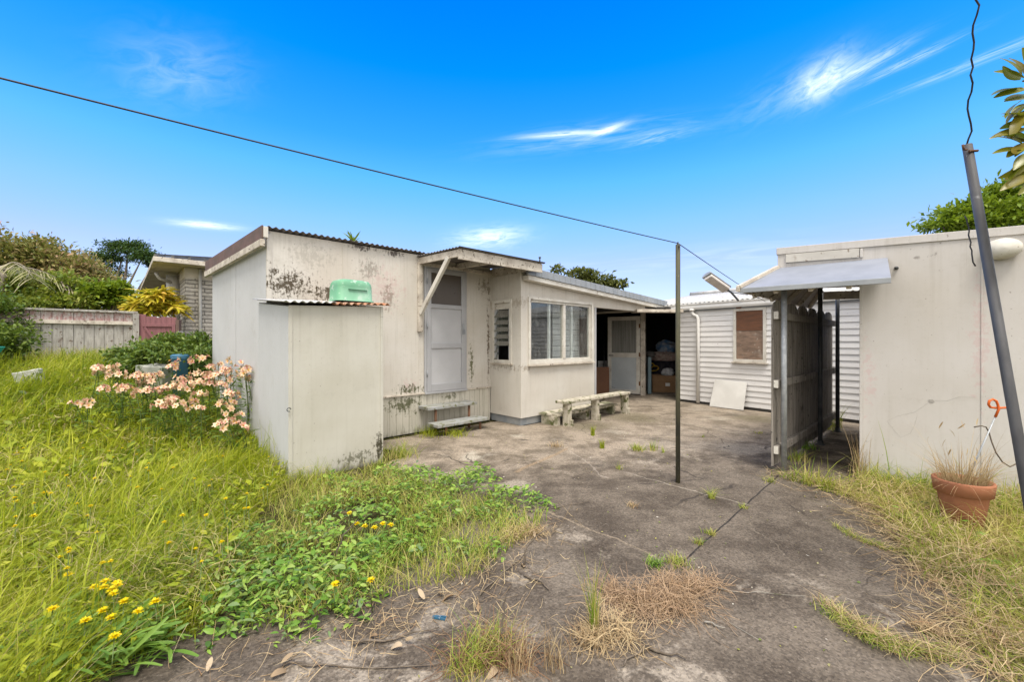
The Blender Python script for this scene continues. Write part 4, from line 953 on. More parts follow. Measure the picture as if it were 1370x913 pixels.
mb = MB(); mb.tube([lb, lb.lerp(lt, .5), lt], .019, 18); mb.build('pipe', M['grey_pipe'], lp)
ad = (lt - lb).normalized()
mb = MB(); mb.tube([lt + V(-.025, -.02, -.03), lt + V(-.05, -.03, -.035), lt + V(-.055, -.03, -.01)], .005, 6); mb.tube([lt + V(-.02, -.025, -.04), lt + V(.02, -.03, -.04)], .006, 6); mb.build('hook', M['rust_pipe'], lp)
kp = [lt + V(-.012, 0, -.03)]
for i, t in enumerate(np.linspace(0.03, 1, 26)):
    kp.append(lt.lerp(V(2.06, 1.84, 3.25), t) + V(random.uniform(-1, 1) * .011, random.uniform(-1, 1) * .008, 0) * (1 if i < 24 else .2))
kp += [V(2.0, 1.6, 3.5), V(1.9, .9, 3.7)]
mb = MB(); mb.tube(kp, .0042, 6); o = mb.build('kinked_wire', M['wire']); tag(o, 'kinked wire rising from the top of the leaning grey pole', 'wire')
w0_ = lb.lerp(lt, .78) + V(-.028, -.01, 0)
mb = MB(); mb.tube([lt + V(-.03, -.02, -.36) + V(random.uniform(-.006, .006), 0, -.02 * i) + V(-.0045 * i * .2, -.004 * i, 0) for i in range(14)], .003, 5); o = mb.build('wire_offcut', M['wire']); tag(o, 'short loose wire hanging along the leaning grey pole', 'wire')
mb = MB(); pz = V(2.05, 1.66, 0); mb.box(V(2.085, 1.70, .58), V(.05, -.01, 0), V(.02, .05, 0), V(.03, .0, .14)); 

# ------------------------------------------------------------------ terracotta pot, stake
pc = G(1288, 702); pc.z = 0
pot = thing('terracotta_pot', 'terracotta plant pot filled with dry grass by the plastered wall', 'pot', pc)
mb = MB(); mb.lathe([(r_ * .72, z_) for r_, z_ in [(.001, .0), (.145, .0), (.152, .012), (.196, .235), (.20, .242), (.226, .246), (.240, .335), (.236, .345), (.215, .345), (.195, .26), (.16, .06), (.001, .05)]], pc, 48)
pb_ = mb.build('body', M['terra'], pot)
mb = MB(); mb.lathe([(.145, .285), (.11, .30), (.06, .312), (.001, .308)], pc, 24); mb.build('soil', M['soilpot'], pot)
stb = V(pc.x + .08, pc.y + .05, .30); stt = V((1333 - CX) / F * 3.22, 3.22, 1.4 - 98 / F * 3.22)
sk = thing('pigtail_stake', 'thin grey stake with orange looped top stuck in the terracotta pot', 'stake', stb)
sd_ = (stt - stb).normalized()
mb = MB(); mb.tube([stb - sd_ * .1, stt], .005, 8); mb.build('rod', M['galv'], sk)
loop = []
ex_ = V(1, .1, 0).normalized()
for t in np.linspace(0, 1, 30):
    a = R(-60 + 330 * t); loop.append(stt + V(0, 0, .085) + ex_ * (-.02 + .045 * math.cos(a)) + V(0, 0, .032 * math.sin(a)))
loop = [stt - sd_ * .02, stt + sd_ * .03] + loop + [stt + ex_ * .10 + V(0, 0, .052)]
loop = [stt - sd_ * .02, stt + sd_ * .045, stt + V(.012, 0, .075), stt + V(.0, 0, .105), stt + V(-.028, 0, .118), stt + V(-.055, 0, .105), stt + V(-.06, 0, .078), stt + V(-.04, .005, .056), stt + V(0, .01, .05), stt + V(.05, .012, .05), stt + V(.095, .012, .052)]
mb = MB(); mb.tube(loop, .0085, 10); mb.build('loop', M['orange'], sk)

# ------------------------------------------------------------------ neighbour house, fence, gate
nz0 = .80
nb = thing('brick_house', 'neighbouring grey brick house with wide eaves and tiled roof', 'house', NB.p(0, 0, nz0), NB.rot())
m, t = newmat('grey_split_brick')
co = t.obj(); X, Yy, Z = t.xyz(co)
hv = t.n('ShaderNodeCombineXYZ', None, X=t.m('ADD', X, Yy), Y=Z, Z=0.0).outputs[0]
bt = t.n('ShaderNodeTexBrick', {'offset': .5}, Vector=hv, Color1=(.60, .56, .50), Color2=(.45, .42, .375), Mortar=(.15, .14, .125), Scale=1.0)
bt.inputs['Mortar Size'].default_value = .010; bt.inputs['Brick Width'].default_value = .40; bt.inputs['Row Height'].default_value = .098; bt.inputs['Mortar Smooth'].default_value = .3
c_ = t.mix(t.m('MULTIPLY', t.ss(t.noise(co, 12, 5), .4, .7), .4), bt.outputs['Color'], (.20, .185, .165))
hgt = t.m('ADD', t.m('MULTIPLY', t.m('SUBTRACT', 1.0, bt.outputs['Fac']), 1.2), t.m('MULTIPLY', t.noise(co, 14, 5), .9))
t.out(c_, .9, t.bump(hgt, .9, .03), spec=.2); M['brick'] = m
mb = MB(); mb.fb(NB, 0, 7.0, -8.0, 0, nz0 - .2, 3.0); mb.build('wall', M['brick'], nb)
mb = MB(); mb.fb(NB, -.012, 7.0, .002, .014, 3.002, 3.27); mb.fb(NB, -.014, -.002, -8, .002, 3.002, 3.27); mb.build('frieze', M['soffit'], nb)
OV = .55
mb = MB(); mb.prism([NB.p(-OV, OV, 3.275), NB.p(7.5, OV, 3.275), NB.p(7.5, -8.5, 3.275), NB.p(-OV, -8.5, 3.275)], V(0, 0, .03)); mb.build('soffit', M['soffit'], nb)
mb = MB(); mb.fb(NB, -OV - .09, 7.5, OV + .002, OV + .10, 3.25, 3.36); mb.fb(NB, -OV - .09, -OV - .002, -8.5, OV, 3.25, 3.36); mb.build('gutter', M['white_dirty'], nb, .01)
mb = MB(); rz = 3.37; ap = [NB.p(2.6, -3.0, 4.15), NB.p(4.8, -3.0, 4.15)]
q = [NB.p(-OV - .05, OV + .05, rz), NB.p(7.5, OV + .05, rz), NB.p(7.5, -8.5, rz), NB.p(-OV - .05, -8.5, rz)]
mb.add(q + ap, [(0, 1, 5, 4), (1, 2, 5), (2, 3, 4, 5), (3, 0, 4), (3, 2, 1, 0)]); mb.build('roof', M['tile'], nb)
mb = MB()
for k in range(26):
    a = q[0].lerp(q[1], k / 26.0); mb.bar(a + V(0, 0, .03), a.lerp(ap[0] if k < 13 else ap[1], .55) + V(0, 0, .03), .06, .05)
mb.build('roof_tile_roll', M['tile'], nb)
mb = MB(); mb.tube([NB.p(.30, .05, nz0 - .1), NB.p(.30, .05, 3.25)], .035, 10); mb.build('downpipe', M['conduit'], nb)
mb = MB(); mb.tube([NB.p(-OV + .05, -1.2, 3.22), NB.p(-OV + .12, -1.2, 3.08), NB.p(-.14, -1.3, 2.98)], .045, 10); mb.tube([NB.p(-.12, -1.4, nz0), NB.p(-.12, -1.4, 3.2)], .16, 14); mb.build('vent_pipe', M['conduit'], nb)
mb = MB(); mb.fb(NB, .9, 1.2, -.6, -.3, 3.4, 3.62); mb.build('chimney', M['stone'], nb, .01)
hpn = thing('heat_pump', 'white outdoor heat pump unit on the brick house wall beside the shed', 'heat pump', NB.p(1.15, .1, 1.2), NB.rot())
mb = MB(); mb.fb(NB, 1.10, 2.0, .02, .32, 1.42, 2.02); mb.build('casing', M['white_clean'], hpn, .02)
mb = MB(); mb.fb(NB, 1.05, 2.05, .015, .36, 1.08, 1.40); mb.build('stand', M['white_clean'], hpn, .02)
mb = MB(); mb.fb(NB, 1.12, 1.16, .322, .33, 1.72, 1.92); mb.build('grille', M['dark_pipe'], hpn)

# paling fence: runs from the gate towards the camera along the boundary
fr_o = V(-8.62, 9.6, 0); FFr = Fr(fr_o[:2], (-L.e)[:2], L.n[:2])
fz = .80; ftop = 2.085
pf = thing('paling_fence', 'flaking white paling fence with pink top band behind the lawn', 'fence', FFr.p(0, 0, fz), FFr.rot())
s_ = .062
while s_ < 4.2:
    mb = MB(); mb.fb(FFr, s_, s_ + .149, -.02, .0, fz - .3, ftop - .24 + random.uniform(-.01, .01)); mb.build('paling', M['fencewhite'], pf, .003)
    mb = MB(); mb.fb(FFr, s_, s_ + .149, -.02, .001, ftop - .235, ftop - .045); mb.build('paling_top', M['fencepink'], pf, .003)
    s_ += .1556
mb = MB(); mb.fb(FFr, .0, 4.2, -.034, -.024, fz - .3, ftop - .05); mb.build('backing', M['grey_wood'], pf)  # sheet added behind the palings so the gaps between them look dark
mb = MB(); mb.fb(FFr, -.02, 4.2, .003, .05, ftop - .31, ftop - .235); mb.build('rail', M['white_dirty'], pf, .004)
mb = MB(); mb.fb(FFr, -.03, 4.2, -.05, .06, ftop - .043, ftop); mb.build('capping', M['fencewhite'], pf, .004)
mb = MB(); mb.fb(FFr, -.05, .06, -.03, .07, fz - .3, ftop - .047); mb.build('post', M['fencewhite'], pf, .004)
gt = thing('garden_gate', 'plum painted timber gate with diagonal brace between fence and brick house', 'gate', fr_o + V(.2, .2, fz), 0)
GF = Fr((-8.50, 9.62), (1.0, .10), (.10, -1.0)); gl = ((240 - CX) / F * 9.75 + 8.50)
s_ = -.14; n_p = 8; gw = (gl + .12) / n_p
mb = MB()
for k in range(n_p):
    zt = 1.985 - .0 + (.04 if k < 2 else -.01 * k * .5) + random.uniform(-.012, .012); mb.fb(GF, s_, s_ + gw - .003, -.02, 0, fz - .1, zt); s_ += gw
mb.build('boards', M['maroon_gate'], gt, .003)
mb = MB(); mb.fb(GF, .02, gl - .02, .002, .03, 1.74, 1.80); mb.fb(GF, .02, gl - .02, .002, .03, .98, 1.05); mb.bar(GF.p(.08, .017, 1.73), GF.p(gl - .25, .017, 1.06), .03, .06, (0, 1, 0)); mb.fb(GF, gl - .09, gl - .02, .031, .045, .9, 1.8)
mb.build('brace', M['maroon_gate'], gt, .003)
mb = MB(); mb.fb(GF, gl - .015, gl + .06, -.05, .04, fz, 1.90); mb.build('gate_post', M['maroon'], gt, .004)
mb = MB(); mb.tube([GF.p(gl - .02, .06, 1.60), GF.p(gl + .15, .08, 1.63), GF.p(gl + .18, .08, 1.60)], .008, 6); mb.build('latch', M['galv'], gt)

# small things standing on the lawn
def on_lawn(u, v, dz=0):                                    # march along the sight line to the sloping lawn
    dx, dz_ = (u - CX) / F, (CY - v) / F
    y = .8
    while y < 40:
        if H + dz_ * y <= float(lawn_z(dx * y, y)) + dz: break
        y += .01
    return V(dx * y, y, float(lawn_z(dx * y, y)))
q = V((241 - CX) / F * 6.35, 6.35, 1.21 - .64)
bi = thing('blue_bin', 'blue plastic bin under the creeper next to the shed end wall', 'bin', q)
mb = MB(); mb.lathe([(.001, 0), (.09, .0), (.105, .56), (.115, .57), (.115, .60), (.10, .60), (.08, .03), (.001, .03)], q, 20); mb.build('body', M['blue_bin'], bi)
mb = MB(); mb.lathe([(.118, .602), (.118, .62), (.09, .635), (.001, .64)], q, 20); mb.build('lid', M['blue_bin'], bi)
q = V((203 - CX) / F * 6.45, 6.45, .62)
def rock(name, label, cat, c, d, mat, seed, rz=0):
    bm = bmesh.new(); bmesh.ops.create_cube(bm, size=1); bmesh.ops.subdivide_edges(bm, edges=bm.edges[:], cuts=5, use_grid_fill=True)
    for v in bm.verts:
        p = v.co; k = .05 * float(vnoise(p.x * 6 + seed, p.y * 6 + p.z * 5, 1.3, seed)); v.co = Vector((p.x * d[0] * (1 + k), p.y * d[1] * (1 + k), p.z * d[2] * (1 + 2 * k)))
    me = bpy.data.meshes.new(name); bm.to_mesh(me); bm.free()
    o = link(name, me, M[mat]); o.location = c; o.rotation_euler = (R(4), R(-12 if rz else 3), rz); b = o.modifiers.new('edge', 'BEVEL'); b.width = .012; b.segments = 2
    return tag(o, label, cat)
rock('concrete_block', 'mossy grey concrete block in front of the creeper', 'block', q + V(0, .1, .10), (.40, .3, .62), 'block_grey', 2)
q = on_lawn(40, 512, .1)
rock('stone_slab', 'tilted pale stone slab half sunk in the lawn', 'slab', q + V(0, 0, .17), (.30, .14, .24), 'stone', 4, R(25))
q = on_lawn(-4, 485, .3)
tq = V((-34 - CX) / F * 6.6, 6.6, 1.05)
wb = thing('plastic_barrow', 'teal plastic tray with a black wheel at the lawn edge', 'wheelbarrow', V(tq.x, tq.y, float(lawn_z(tq.x, tq.y))), 0)
mb = MB(); mb.add([tq + V(a, b, z) for (a, b, z) in ((-.5, -.2, .0), (.02, -.2, .02), (.02, .2, .02), (-.5, .2, 0), (-.62, -.28, .28), (.15, -.28, .26), (.15, .28, .26), (-.62, .28, .28))], [(3, 2, 1, 0), (0, 1, 5, 4), (1, 2, 6, 5), (2, 3, 7, 6), (3, 0, 4, 7)])
mo = mb.build('tray', M['teal'], wb); sm_ = mo.modifiers.new('thick', 'SOLIDIFY'); sm_.thickness = .012
mb = MB(); mb.lathe([(.03, -.03), (.12, -.035), (.14, -.015), (.14, .015), (.12, .035), (.03, .03)], tq + V(.0, -.1, -.12), 20, (0, 1, 0)); mb.build('wheel', M['dark_pipe'], wb)

# ------------------------------------------------------------------ GRASS, WEEDS
KSb = [(-2.25, 4.25), (-1.5, 4.95), (-2.3, 5.7), (-3.0, 5.0)]
LAWN = [(-2.28, 4.3), (-2.0, 3.2), (-1.65, 2.45), (-1.45, 2.05), (-1.72, 1.72), (-1.5, 1.0), (-5, .5), (-12, 3), (-12, 10.0), (-8.9, 9.5), (-7.4, 10.2), (-4.75, 6.75), (-3.05, 5.1)]
p = sample_poly(LAWN, 78000, power=1.5)
k = ~inpoly(p, np.array(KSb)); p = p[k]
r = np.hypot(p[:, 0], p[:, 1]); z = lawn_z(p[:, 0], p[:, 1])
clump = vnoise(p[:, 0], p[:, 1], 4.3, 3) * .6 + vnoise(p[:, 0], p[:, 1], 9.7, 6) * .5
nv = vnoise(p[:, 0], p[:, 1], 1.7, 3)
hh = (.13 + .07 * nv + .06 * clump + RNG.gamma(1.5, .06, len(p))) * (1 + .5 * sstep(7, 9.5, r))
hh = np.clip(hh, .04, .5)
nearcup = np.exp(-((p[:, 0] + 2.75) ** 2 + (p[:, 1] - 4.2) ** 2) / .35); hh = hh + .24 * nearcup * RNG.uniform(.1, 1, len(p))
hh *= np.clip(.45 + .55 * sstep(-1.3, -2.2, p[:, 0] + .25 * (p[:, 1] - 1.9)), .4, 1)
ang = R(30) + 2.2 * vnoise(p[:, 0], p[:, 1], 2.9, 5) + RNG.normal(0, 1.15, len(p))
lean = np.clip(.7 + .5 * vnoise(p[:, 0], p[:, 1], 3.3, 9) + RNG.normal(0, .4, len(p)), .02, 1.9)
ww = .0046 * np.clip(r / 2.6, .75, 2.6) * RNG.gamma(4, .25, len(p)).clip(.4, 2.2)
v, f, va = blades(np.column_stack([p, z - .02]), hh, ww, ang, lean)
va = np.clip(va * .85 + np.repeat(.07 + .26 * clump, 10), 0, 1)
o = npmesh('lawn_grass', v, f, M['lawn'], None, va); tag(o, 'long yellow green lawn grass left of the cupboard shed', 'grass', kind='stuff')
# clover and small lawn weeds under the grass
p = sample_poly(LAWN, 26000, power=1.5); p = p[~inpoly(p, np.array(KSb))]; cl2 = vnoise(p[:, 0], p[:, 1], 3.1, 12); p = p[cl2 + RNG.uniform(-.5, .5, len(p)) > -.15]
n = len(p); r = np.hypot(p[:, 0], p[:, 1]); az = RNG.uniform(0, 6.283, n); ln = RNG.uniform(.022, .06, n) * np.clip(r / 3, .8, 2)
v, f, va = leaves(np.column_stack([p, lawn_z(p[:, 0], p[:, 1]) + RNG.uniform(.02, .17, n)]), np.column_stack([np.cos(az), np.sin(az), RNG.uniform(-.3, .9, n)]), ln, ln * RNG.uniform(.3, .6, n), segs=2)
o = npmesh('lawn_weeds', v, f, M['lawn'], None, va * .8); tag(o, 'small round leaved weeds filling the lawn between the grass blades', 'weeds', kind='stuff')
p = sample_poly(LAWN, 9000, power=1.5); p = p[~inpoly(p, np.array(KSb))]; c3 = vnoise(p[:, 0], p[:, 1], 5.3, 41); p = p[c3 + RNG.uniform(-.25, .25, len(p)) > .12]
n = len(p); r = np.hypot(p[:, 0], p[:, 1])
v, f, va = blades(np.column_stack([p, lawn_z(p[:, 0], p[:, 1]) - .01]), RNG.uniform(.08, .30, n), .0085 * np.clip(r / 3, .8, 2) * RNG.uniform(.6, 1.3, n), RNG.uniform(0, 6.28, n), RNG.uniform(.2, 1.4, n))
o = npmesh('coarse_grass', v, f, M['coarse'], None, va); tag(o, 'coarse darker green grass tussocks standing in the lawn', 'grass', kind='stuff')
p = sample_poly(LAWN, 11000, power=1.5); p = p[~inpoly(p, np.array(KSb))]; c3 = vnoise(p[:, 0], p[:, 1], 3.7, 44) + .5 * vnoise(p[:, 0], p[:, 1], 8.1, 45); p = p[c3 + RNG.uniform(-.3, .3, len(p)) > .05]
n = len(p); r = np.hypot(p[:, 0], p[:, 1])
v, f, va = strands(np.column_stack([p, lawn_z(p[:, 0], p[:, 1]) + RNG.uniform(.04, .20, n)]), RNG.uniform(.07, .28, n), .0034 * np.clip(r / 2.6, .8, 2.5), RNG.uniform(0, 6.28, n), bend=.9, lift=.05)
o = npmesh('lawn_thatch', v, f, M['thatch'], None, va); tag(o, 'flattened pale thatch lying over the lawn grass', 'dry grass', kind='stuff')
# seed stalks and dry blades in the lawn
p = sample_poly(LAWN, 4200, power=1.3); p = p[~inpoly(p, np.array(KSb))]
z = lawn_z(p[:, 0], p[:, 1]); r = np.hypot(p[:, 0], p[:, 1]); n = len(p)
v, f, va = blades(np.column_stack([p, z]), RNG.uniform(.1, .36, n), .0026 * np.clip(r / 2.2, 1, 3), RNG.uniform(0, 6.28, n), RNG.uniform(.3, 1.8, n))
o = npmesh('dry_stalks', v, f, M['dry'], None, va); tag(o, 'pale dry stalks scattered through the lawn grass', 'dry grass', kind='stuff')

def disc_leaves(pts_list, nper, size, spread, hmax, rng=RNG, droop=.35):
    """low bushy ground cover: leaves at random heights under a mound"""
    P, D = [], []
    for (x, y, rad, hm) in pts_list:
        n = int(nper * rad * rad / .09)
        a = rng.uniform(0, 6.283, n); rr = np.sqrt(rng.uniform(0, 1, n)) * rad * (1 + .25 * np.sin(3 * a + x * 9))
        px = x + rr * np.cos(a); py = y + rr * np.sin(a)
        top = hm * np.clip(1 - (rr / rad) ** 2 * .8, .1, 1) * (1 + .5 * vnoise(px, py, 9, 2))
        pz = top * rng.uniform(.15, 1, n) ** .6
        P.append(np.column_stack([px, py, np.clip(pz, .008, 1) + np.where(px < -1.2, lawn_z(px, py), 0)]))
        az = rng.uniform(0, 6.283, n); D.append(np.column_stack([np.cos(az), np.sin(az), rng.uniform(-.25, .75, n)]))
    P = np.concatenate(P); D = np.concatenate(D); n = len(P)
    L_ = rng.uniform(.6, 1.35, n) * size
    return leaves(P, D, L_, L_ * rng.uniform(.28, .50, n), curl=droop, fold=.3, rng=rng)
def gp(u, v, rad, hm): q = G(u, v); return (q.x, q.y, rad, hm)
mounds = [gp(560, 640, .26, .16), gp(620, 655, .33, .22), (G(690, 672).x, G(690, 672).y, .24, .15), gp(540, 668, .25, .16), gp(600, 690, .25, .12), gp(660, 690, .2, .12), gp(725, 680, .12, .07),
          gp(480, 660, .22, .14), gp(500, 700, .25, .16), gp(440, 690, .24, .18), gp(430, 740, .24, .20), gp(380, 770, .2, .18), gp(330, 800, .18, .16), gp(400, 800, .17, .15), gp(470, 770, .2, .14), gp(540, 740, .2, .10),
          gp(300, 840, .14, .12), gp(350, 830, .14, .12), gp(430, 830, .12, .10), gp(280, 780, .16, .14), gp(560, 710, .2, .1), gp(610, 740, .14, .08), gp(450, 650, .2, .12), gp(500, 740, .2, .13), gp(480, 810, .14, .08), gp(580, 660, .3, .2), gp(640, 640, .2, .14), gp(520, 640, .2, .16), gp(660, 740, .10, .09), gp(690, 700, .10, .06), gp(400, 850, .10, .08), gp(260, 810, .13, .14), gp(350, 740, .2, .2), gp(320, 760, .18, .18), gp(400, 790, .22, .24), gp(340, 815, .17, .2), gp(450, 800, .18, .2), gp(300, 830, .13, .16), gp(480, 760, .2, .2)]
v1 = disc_leaves(mounds, 190, .046, .3, .2)
small = disc_leaves([(x, y, rad * 1.05, hm * .8) for x, y, rad, hm in mounds], 220, .030, .3, .2)
o = npmesh('broadleaf_weeds', *join(v1, small)[:2], M['weed'], None, join(v1, small)[2]); tag(o, 'sprawling broad leaved green weeds creeping over the yard edge', 'weeds', kind='stuff')
# grass mixed with the weeds
WP = [(-2.25, 4.2), (-1.45, 4.75), (-.9, 4.15), (-.1, 3.7), (.3, 3.3), (.05, 2.9), (-.2, 2.5), (-.6, 2.3), (-1.3, 2.0), (-1.75, 1.75), (-1.8, 2.4), (-2.1, 3.2)]
p = sample_poly(WP, 13000, power=.6); nv = vnoise(p[:, 0], p[:, 1], 3.1, 4); p = p[nv + RNG.uniform(-.3, .3, len(p)) > -.12]; n = len(p)
v, f, va = blades(np.column_stack([p, np.maximum(lawn_z(p[:, 0], p[:, 1]), 0) - .01]), RNG.uniform(.05, .19, n), .004 * RNG.uniform(.7, 1.4, n), RNG.uniform(0, 6.28, n), RNG.uniform(.2, 1.3, n))
o = npmesh('weedy_grass', v, f, M['verge'], None, va); tag(o, 'short mixed grass growing among the broad leaved weeds', 'grass', kind='stuff')
# litter of dry stems at the weeds' edge
q = [G(u, v_) for u, v_ in ((560, 820), (640, 760), (690, 720), (720, 700), (600, 800), (520, 840), (450, 860), (700, 770), (640, 840), (660, 720), (350, 880))]
P = np.concatenate([np.column_stack([RNG.normal(c.x, .16, 50), RNG.normal(c.y, .12, 50), RNG.uniform(.004, .025, 50)]) for c in q]); n = len(P)
v, f, va = strands(P, RNG.uniform(.04, .20, n), .0022 * RNG.uniform(.6, 1.6, n), RNG.uniform(0, 6.28, n), bend=.6)
o = npmesh('straw_litter', v, f, M['dry'], None, va); tag(o, 'brown straw litter lying on the yard below the weeds', 'straw', kind='stuff')

# right hand verge
VERGE = [(2.7, 4.38), (3.1, 4.02), (3.45, 4.15), (3.68, 4.22), (4.9, 3.2), (6, 2.2), (5, .8), (2.4, .9), (1.95, 1.55), (2.12, 1.95), (2.42, 2.25), (2.52, 2.65), (2.85, 3.1), (3.05, 3.5), (2.9, 3.95)]
p = sample_poly(VERGE, 30000, power=1.2)
cut = (RB.p(0, 0, 0)); d_ = (p[:, 0] - cut.x) * RB.n.x + (p[:, 1] - cut.y) * RB.n.y
p = p[(d_ > .0) & (np.hypot(p[:, 0] - pc.x, p[:, 1] - pc.y) > .17)]; d_ = (p[:, 0] - cut.x) * RB.n.x + (p[:, 1] - cut.y) * RB.n.y
edge = np.exp(-d_ / .28); r = np.hypot(p[:, 0], p[:, 1]); n = len(p)
nv = vnoise(p[:, 0], p[:, 1], 2.3, 8)
hh = (.05 + .05 * (nv + 1) * .6 + RNG.gamma(1.3, .04, n)) * (1 + .7 * vnoise(p[:, 0], p[:, 1], 5.9, 33)) + edge * RNG.uniform(.0, .25, n)
right = sstep(3.0, 3.7, p[:, 0]) * sstep(3.4, 2.4, p[:, 1]); hh = hh + right * RNG.uniform(0, .2, n)
v, f, va = blades(np.column_stack([p, np.zeros(n) - .015]), hh, .0038 * np.clip(r / 2.6, .9, 2), RNG.uniform(0, 6.28, n), np.clip(RNG.normal(.9, .45, n), .1, 2.0), droop=.5)
va = np.clip(va * .75 + np.repeat(.32 * np.clip(nv, -.7, .8) + .3 * vnoise(p[:, 0], p[:, 1], 7.1, 31), 10) + .16, 0, 1)
o = npmesh('verge_grass', v, f, M['verge'], None, va); tag(o, 'matted half dry grass along the plastered wall', 'grass', kind='stuff')
p = sample_poly(VERGE, 9000, power=1.1); d_ = (p[:, 0] - cut.x) * RB.n.x + (p[:, 1] - cut.y) * RB.n.y
sn = vnoise(p[:, 0], p[:, 1], 4.1, 21) + .6 * vnoise(p[:, 0], p[:, 1], 9.3, 22)
p = p[(d_ > .02) & (np.hypot(p[:, 0] - pc.x, p[:, 1] - pc.y) > .2) & (sn + RNG.uniform(-.4, .4, len(p)) > -.05)]; n = len(p)
v, f, va = strands(np.column_stack([p, RNG.uniform(.02, .13, n)]), RNG.uniform(.08, .34, n), .0032, RNG.uniform(0, 6.28, n), bend=.5, lift=.05)
o = npmesh('verge_straw', v, f, M['dry'], None, va); tag(o, 'dry straw matted over the grass by the plastered wall', 'straw', kind='stuff')
ep = [(2.75, 4.3), (3.1, 4.0), (2.95, 3.5), (2.8, 3.1), (2.5, 2.65), (2.38, 2.25), (2.1, 1.95), (1.95, 1.6)]
P = []
for i in range(1500):
    t_ = RNG.uniform(0, len(ep) - 1.001); k_ = int(t_); q = np.array(ep[k_]) + (np.array(ep[k_ + 1]) - np.array(ep[k_])) * (t_ - k_)
    amp = .05 + .09 * (1 + math.sin(t_ * 5.3) + .7 * math.sin(t_ * 12.1)) * .5; P.append((q[0] + RNG.normal(.03, amp), q[1] + RNG.normal(0, amp), RNG.uniform(.004, .05)))
P = np.array(P); n = len(P); v, f, va = strands(P, RNG.uniform(.06, .3, n), .003, RNG.uniform(0, 6.28, n), bend=.6, lift=.03)
o = npmesh('edge_straw', v, f, M['dry'], None, va); tag(o, 'pale straw spilling from the grass edge onto the concrete', 'straw', kind='stuff')
q = [(RNG.uniform(2.6, 3.6), RNG.uniform(2.1, 3.6), RNG.uniform(.05, .11), .09) for _ in range(16)] + [(3.9, 2.6, .2, .2), (3.4, 2.0, .2, .16)]
q = [a for a in q if inpoly(np.array([[a[0], a[1]]]), np.array(VERGE))[0]]
v, f, va = disc_leaves(q, 130, .05, .3, .2)
o = npmesh('verge_weeds', v, f, M['weed'], None, va); tag(o, 'dark green weed leaves scattered in the grass by the plastered wall', 'weeds', kind='stuff')
# tall stalks by the wall corner and leaning tongues of runner grass
def runner(name, label, pts, n, h, mat, w=.0045, spread=.05):
    pts = [np.array(q[:2]) for q in pts]; out = []
    for i in range(n):
        t = RNG.uniform(0, len(pts) - 1.001); k_ = int(t); q = pts[k_] + (pts[k_ + 1] - pts[k_]) * (t - k_); out.append(q + RNG.normal(0, spread, 2))
    P = np.column_stack([np.array(out), np.full(n, .004)])
    v, f, va = blades(P, RNG.uniform(.4, 1, n) * h, w, RNG.uniform(0, 6.28, n), RNG.uniform(.7, 1.8, n), droop=.5)
    o = npmesh(name, v, f, M[mat], None, va); return tag(o, label, 'grass', 'runner grass on the yard')
runner('runner_grass', 'thick runner of half dry grass reaching from the verge across the yard', [G(1105, 815), G(1150, 850), G(1200, 872), G(1280, 880)], 520, .085, 'verge', .004, .03)
runner('runner_straw', 'straw coloured runner woven through the thick green one on the yard', [G(1105, 812), G(1150, 848), G(1200, 870), G(1290, 882)], 420, .11, 'dry', .0035, .035)
runner('runner_grass', 'thin upper runner of grass pointing at the yard joint', [G(1118, 705), G(1145, 722), G(1180, 735), G(1230, 745)], 300, .07, 'verge', .0035, .018)
runner('runner_grass', 'short runner of straw between the long runner and the verge', [G(1225, 840), G(1255, 850), G(1290, 862)], 260, .08, 'dry', .004, .02)
def tuft(u, v, n, h, label, mat='verge', spread=.03, lean=(.2, 1.1), w=.0038, group='grass tufts in the yard cracks'):
    c = G(u, v); spread = spread * (.55 if n < 100 else .8); P = np.column_stack([RNG.normal(c.x, spread, n), RNG.normal(c.y, spread, n), np.zeros(n)])
    vv, f, va = blades(P - np.array([c.x, c.y, 0]), RNG.uniform(.35, 1, n) * h, w, RNG.uniform(0, 6.28, n), RNG.uniform(*lean, n))
    o = npmesh('grass_tuft', vv, f, M[mat], None, va); o.location = (c.x, c.y, 0); return tag(o, label, 'grass tuft', group)
tuft(793, 583, 60, .20, 'upright yellow green tuft growing beside the bench leg', 'lawn', .03, (.1, .5), .007)
tuft(806, 600, 50, .16, 'small tuft just in front of the one beside the bench leg', 'lawn', .03, (.1, .7), .007)
tuft(853, 603, 110, .13, 'wide low tuft in the yard crack left of the mossy pole', 'verge', .06, (.3, 1.2), .006)
tuft(874, 603, 40, .2, 'taller thin tuft next to the wide low one left of the mossy pole', 'verge', .04, (.1, .6), .005)
tuft(887, 606, 22, .12, 'small thin tuft nearest the mossy pole on its left', 'verge', .03, (.2, .8), .005)
tuft(828, 628, 26, .10, 'tiny tuft on the pale crack in the middle of the yard', 'verge', .03, (.2, .9), .005)
tuft(846, 678, 60, .06, 'flat rust coloured tuft on bare concrete', 'dry', .045, (.6, 1.5))
tuft(952, 667, 70, .13, 'spiky green tuft right of the mossy pole', 'verge', .03, (.5, 1.5))
tuft(1030, 645, 60, .08, 'tuft at the far end of the yard joint', 'verge', .05, (.4, 1.2))
tuft(995, 680, 50, .05, 'small tuft halfway along the dark yard joint', 'verge', .03, (.4, 1.2))
tuft(950, 715, 70, .06, 'tuft on the yard joint in front of the mossy pole', 'verge', .03, (.4, 1.2))
tuft(935, 728, 60, .06, 'tuft on the yard joint just before the dry pile', 'verge', .03, (.4, 1.2))
tuft(905, 755, 150, .07, 'moss green tuft at the top of the dry grass pile', 'verge', .05, (.4, 1.3))
tuft(875, 758, 90, .08, 'small leafy tuft left of the yard joint end', 'weed', .045, (.3, 1.2), .006)
tuft(845, 675, 3, .03, 'single sprig beside the rust coloured tuft', 'verge')
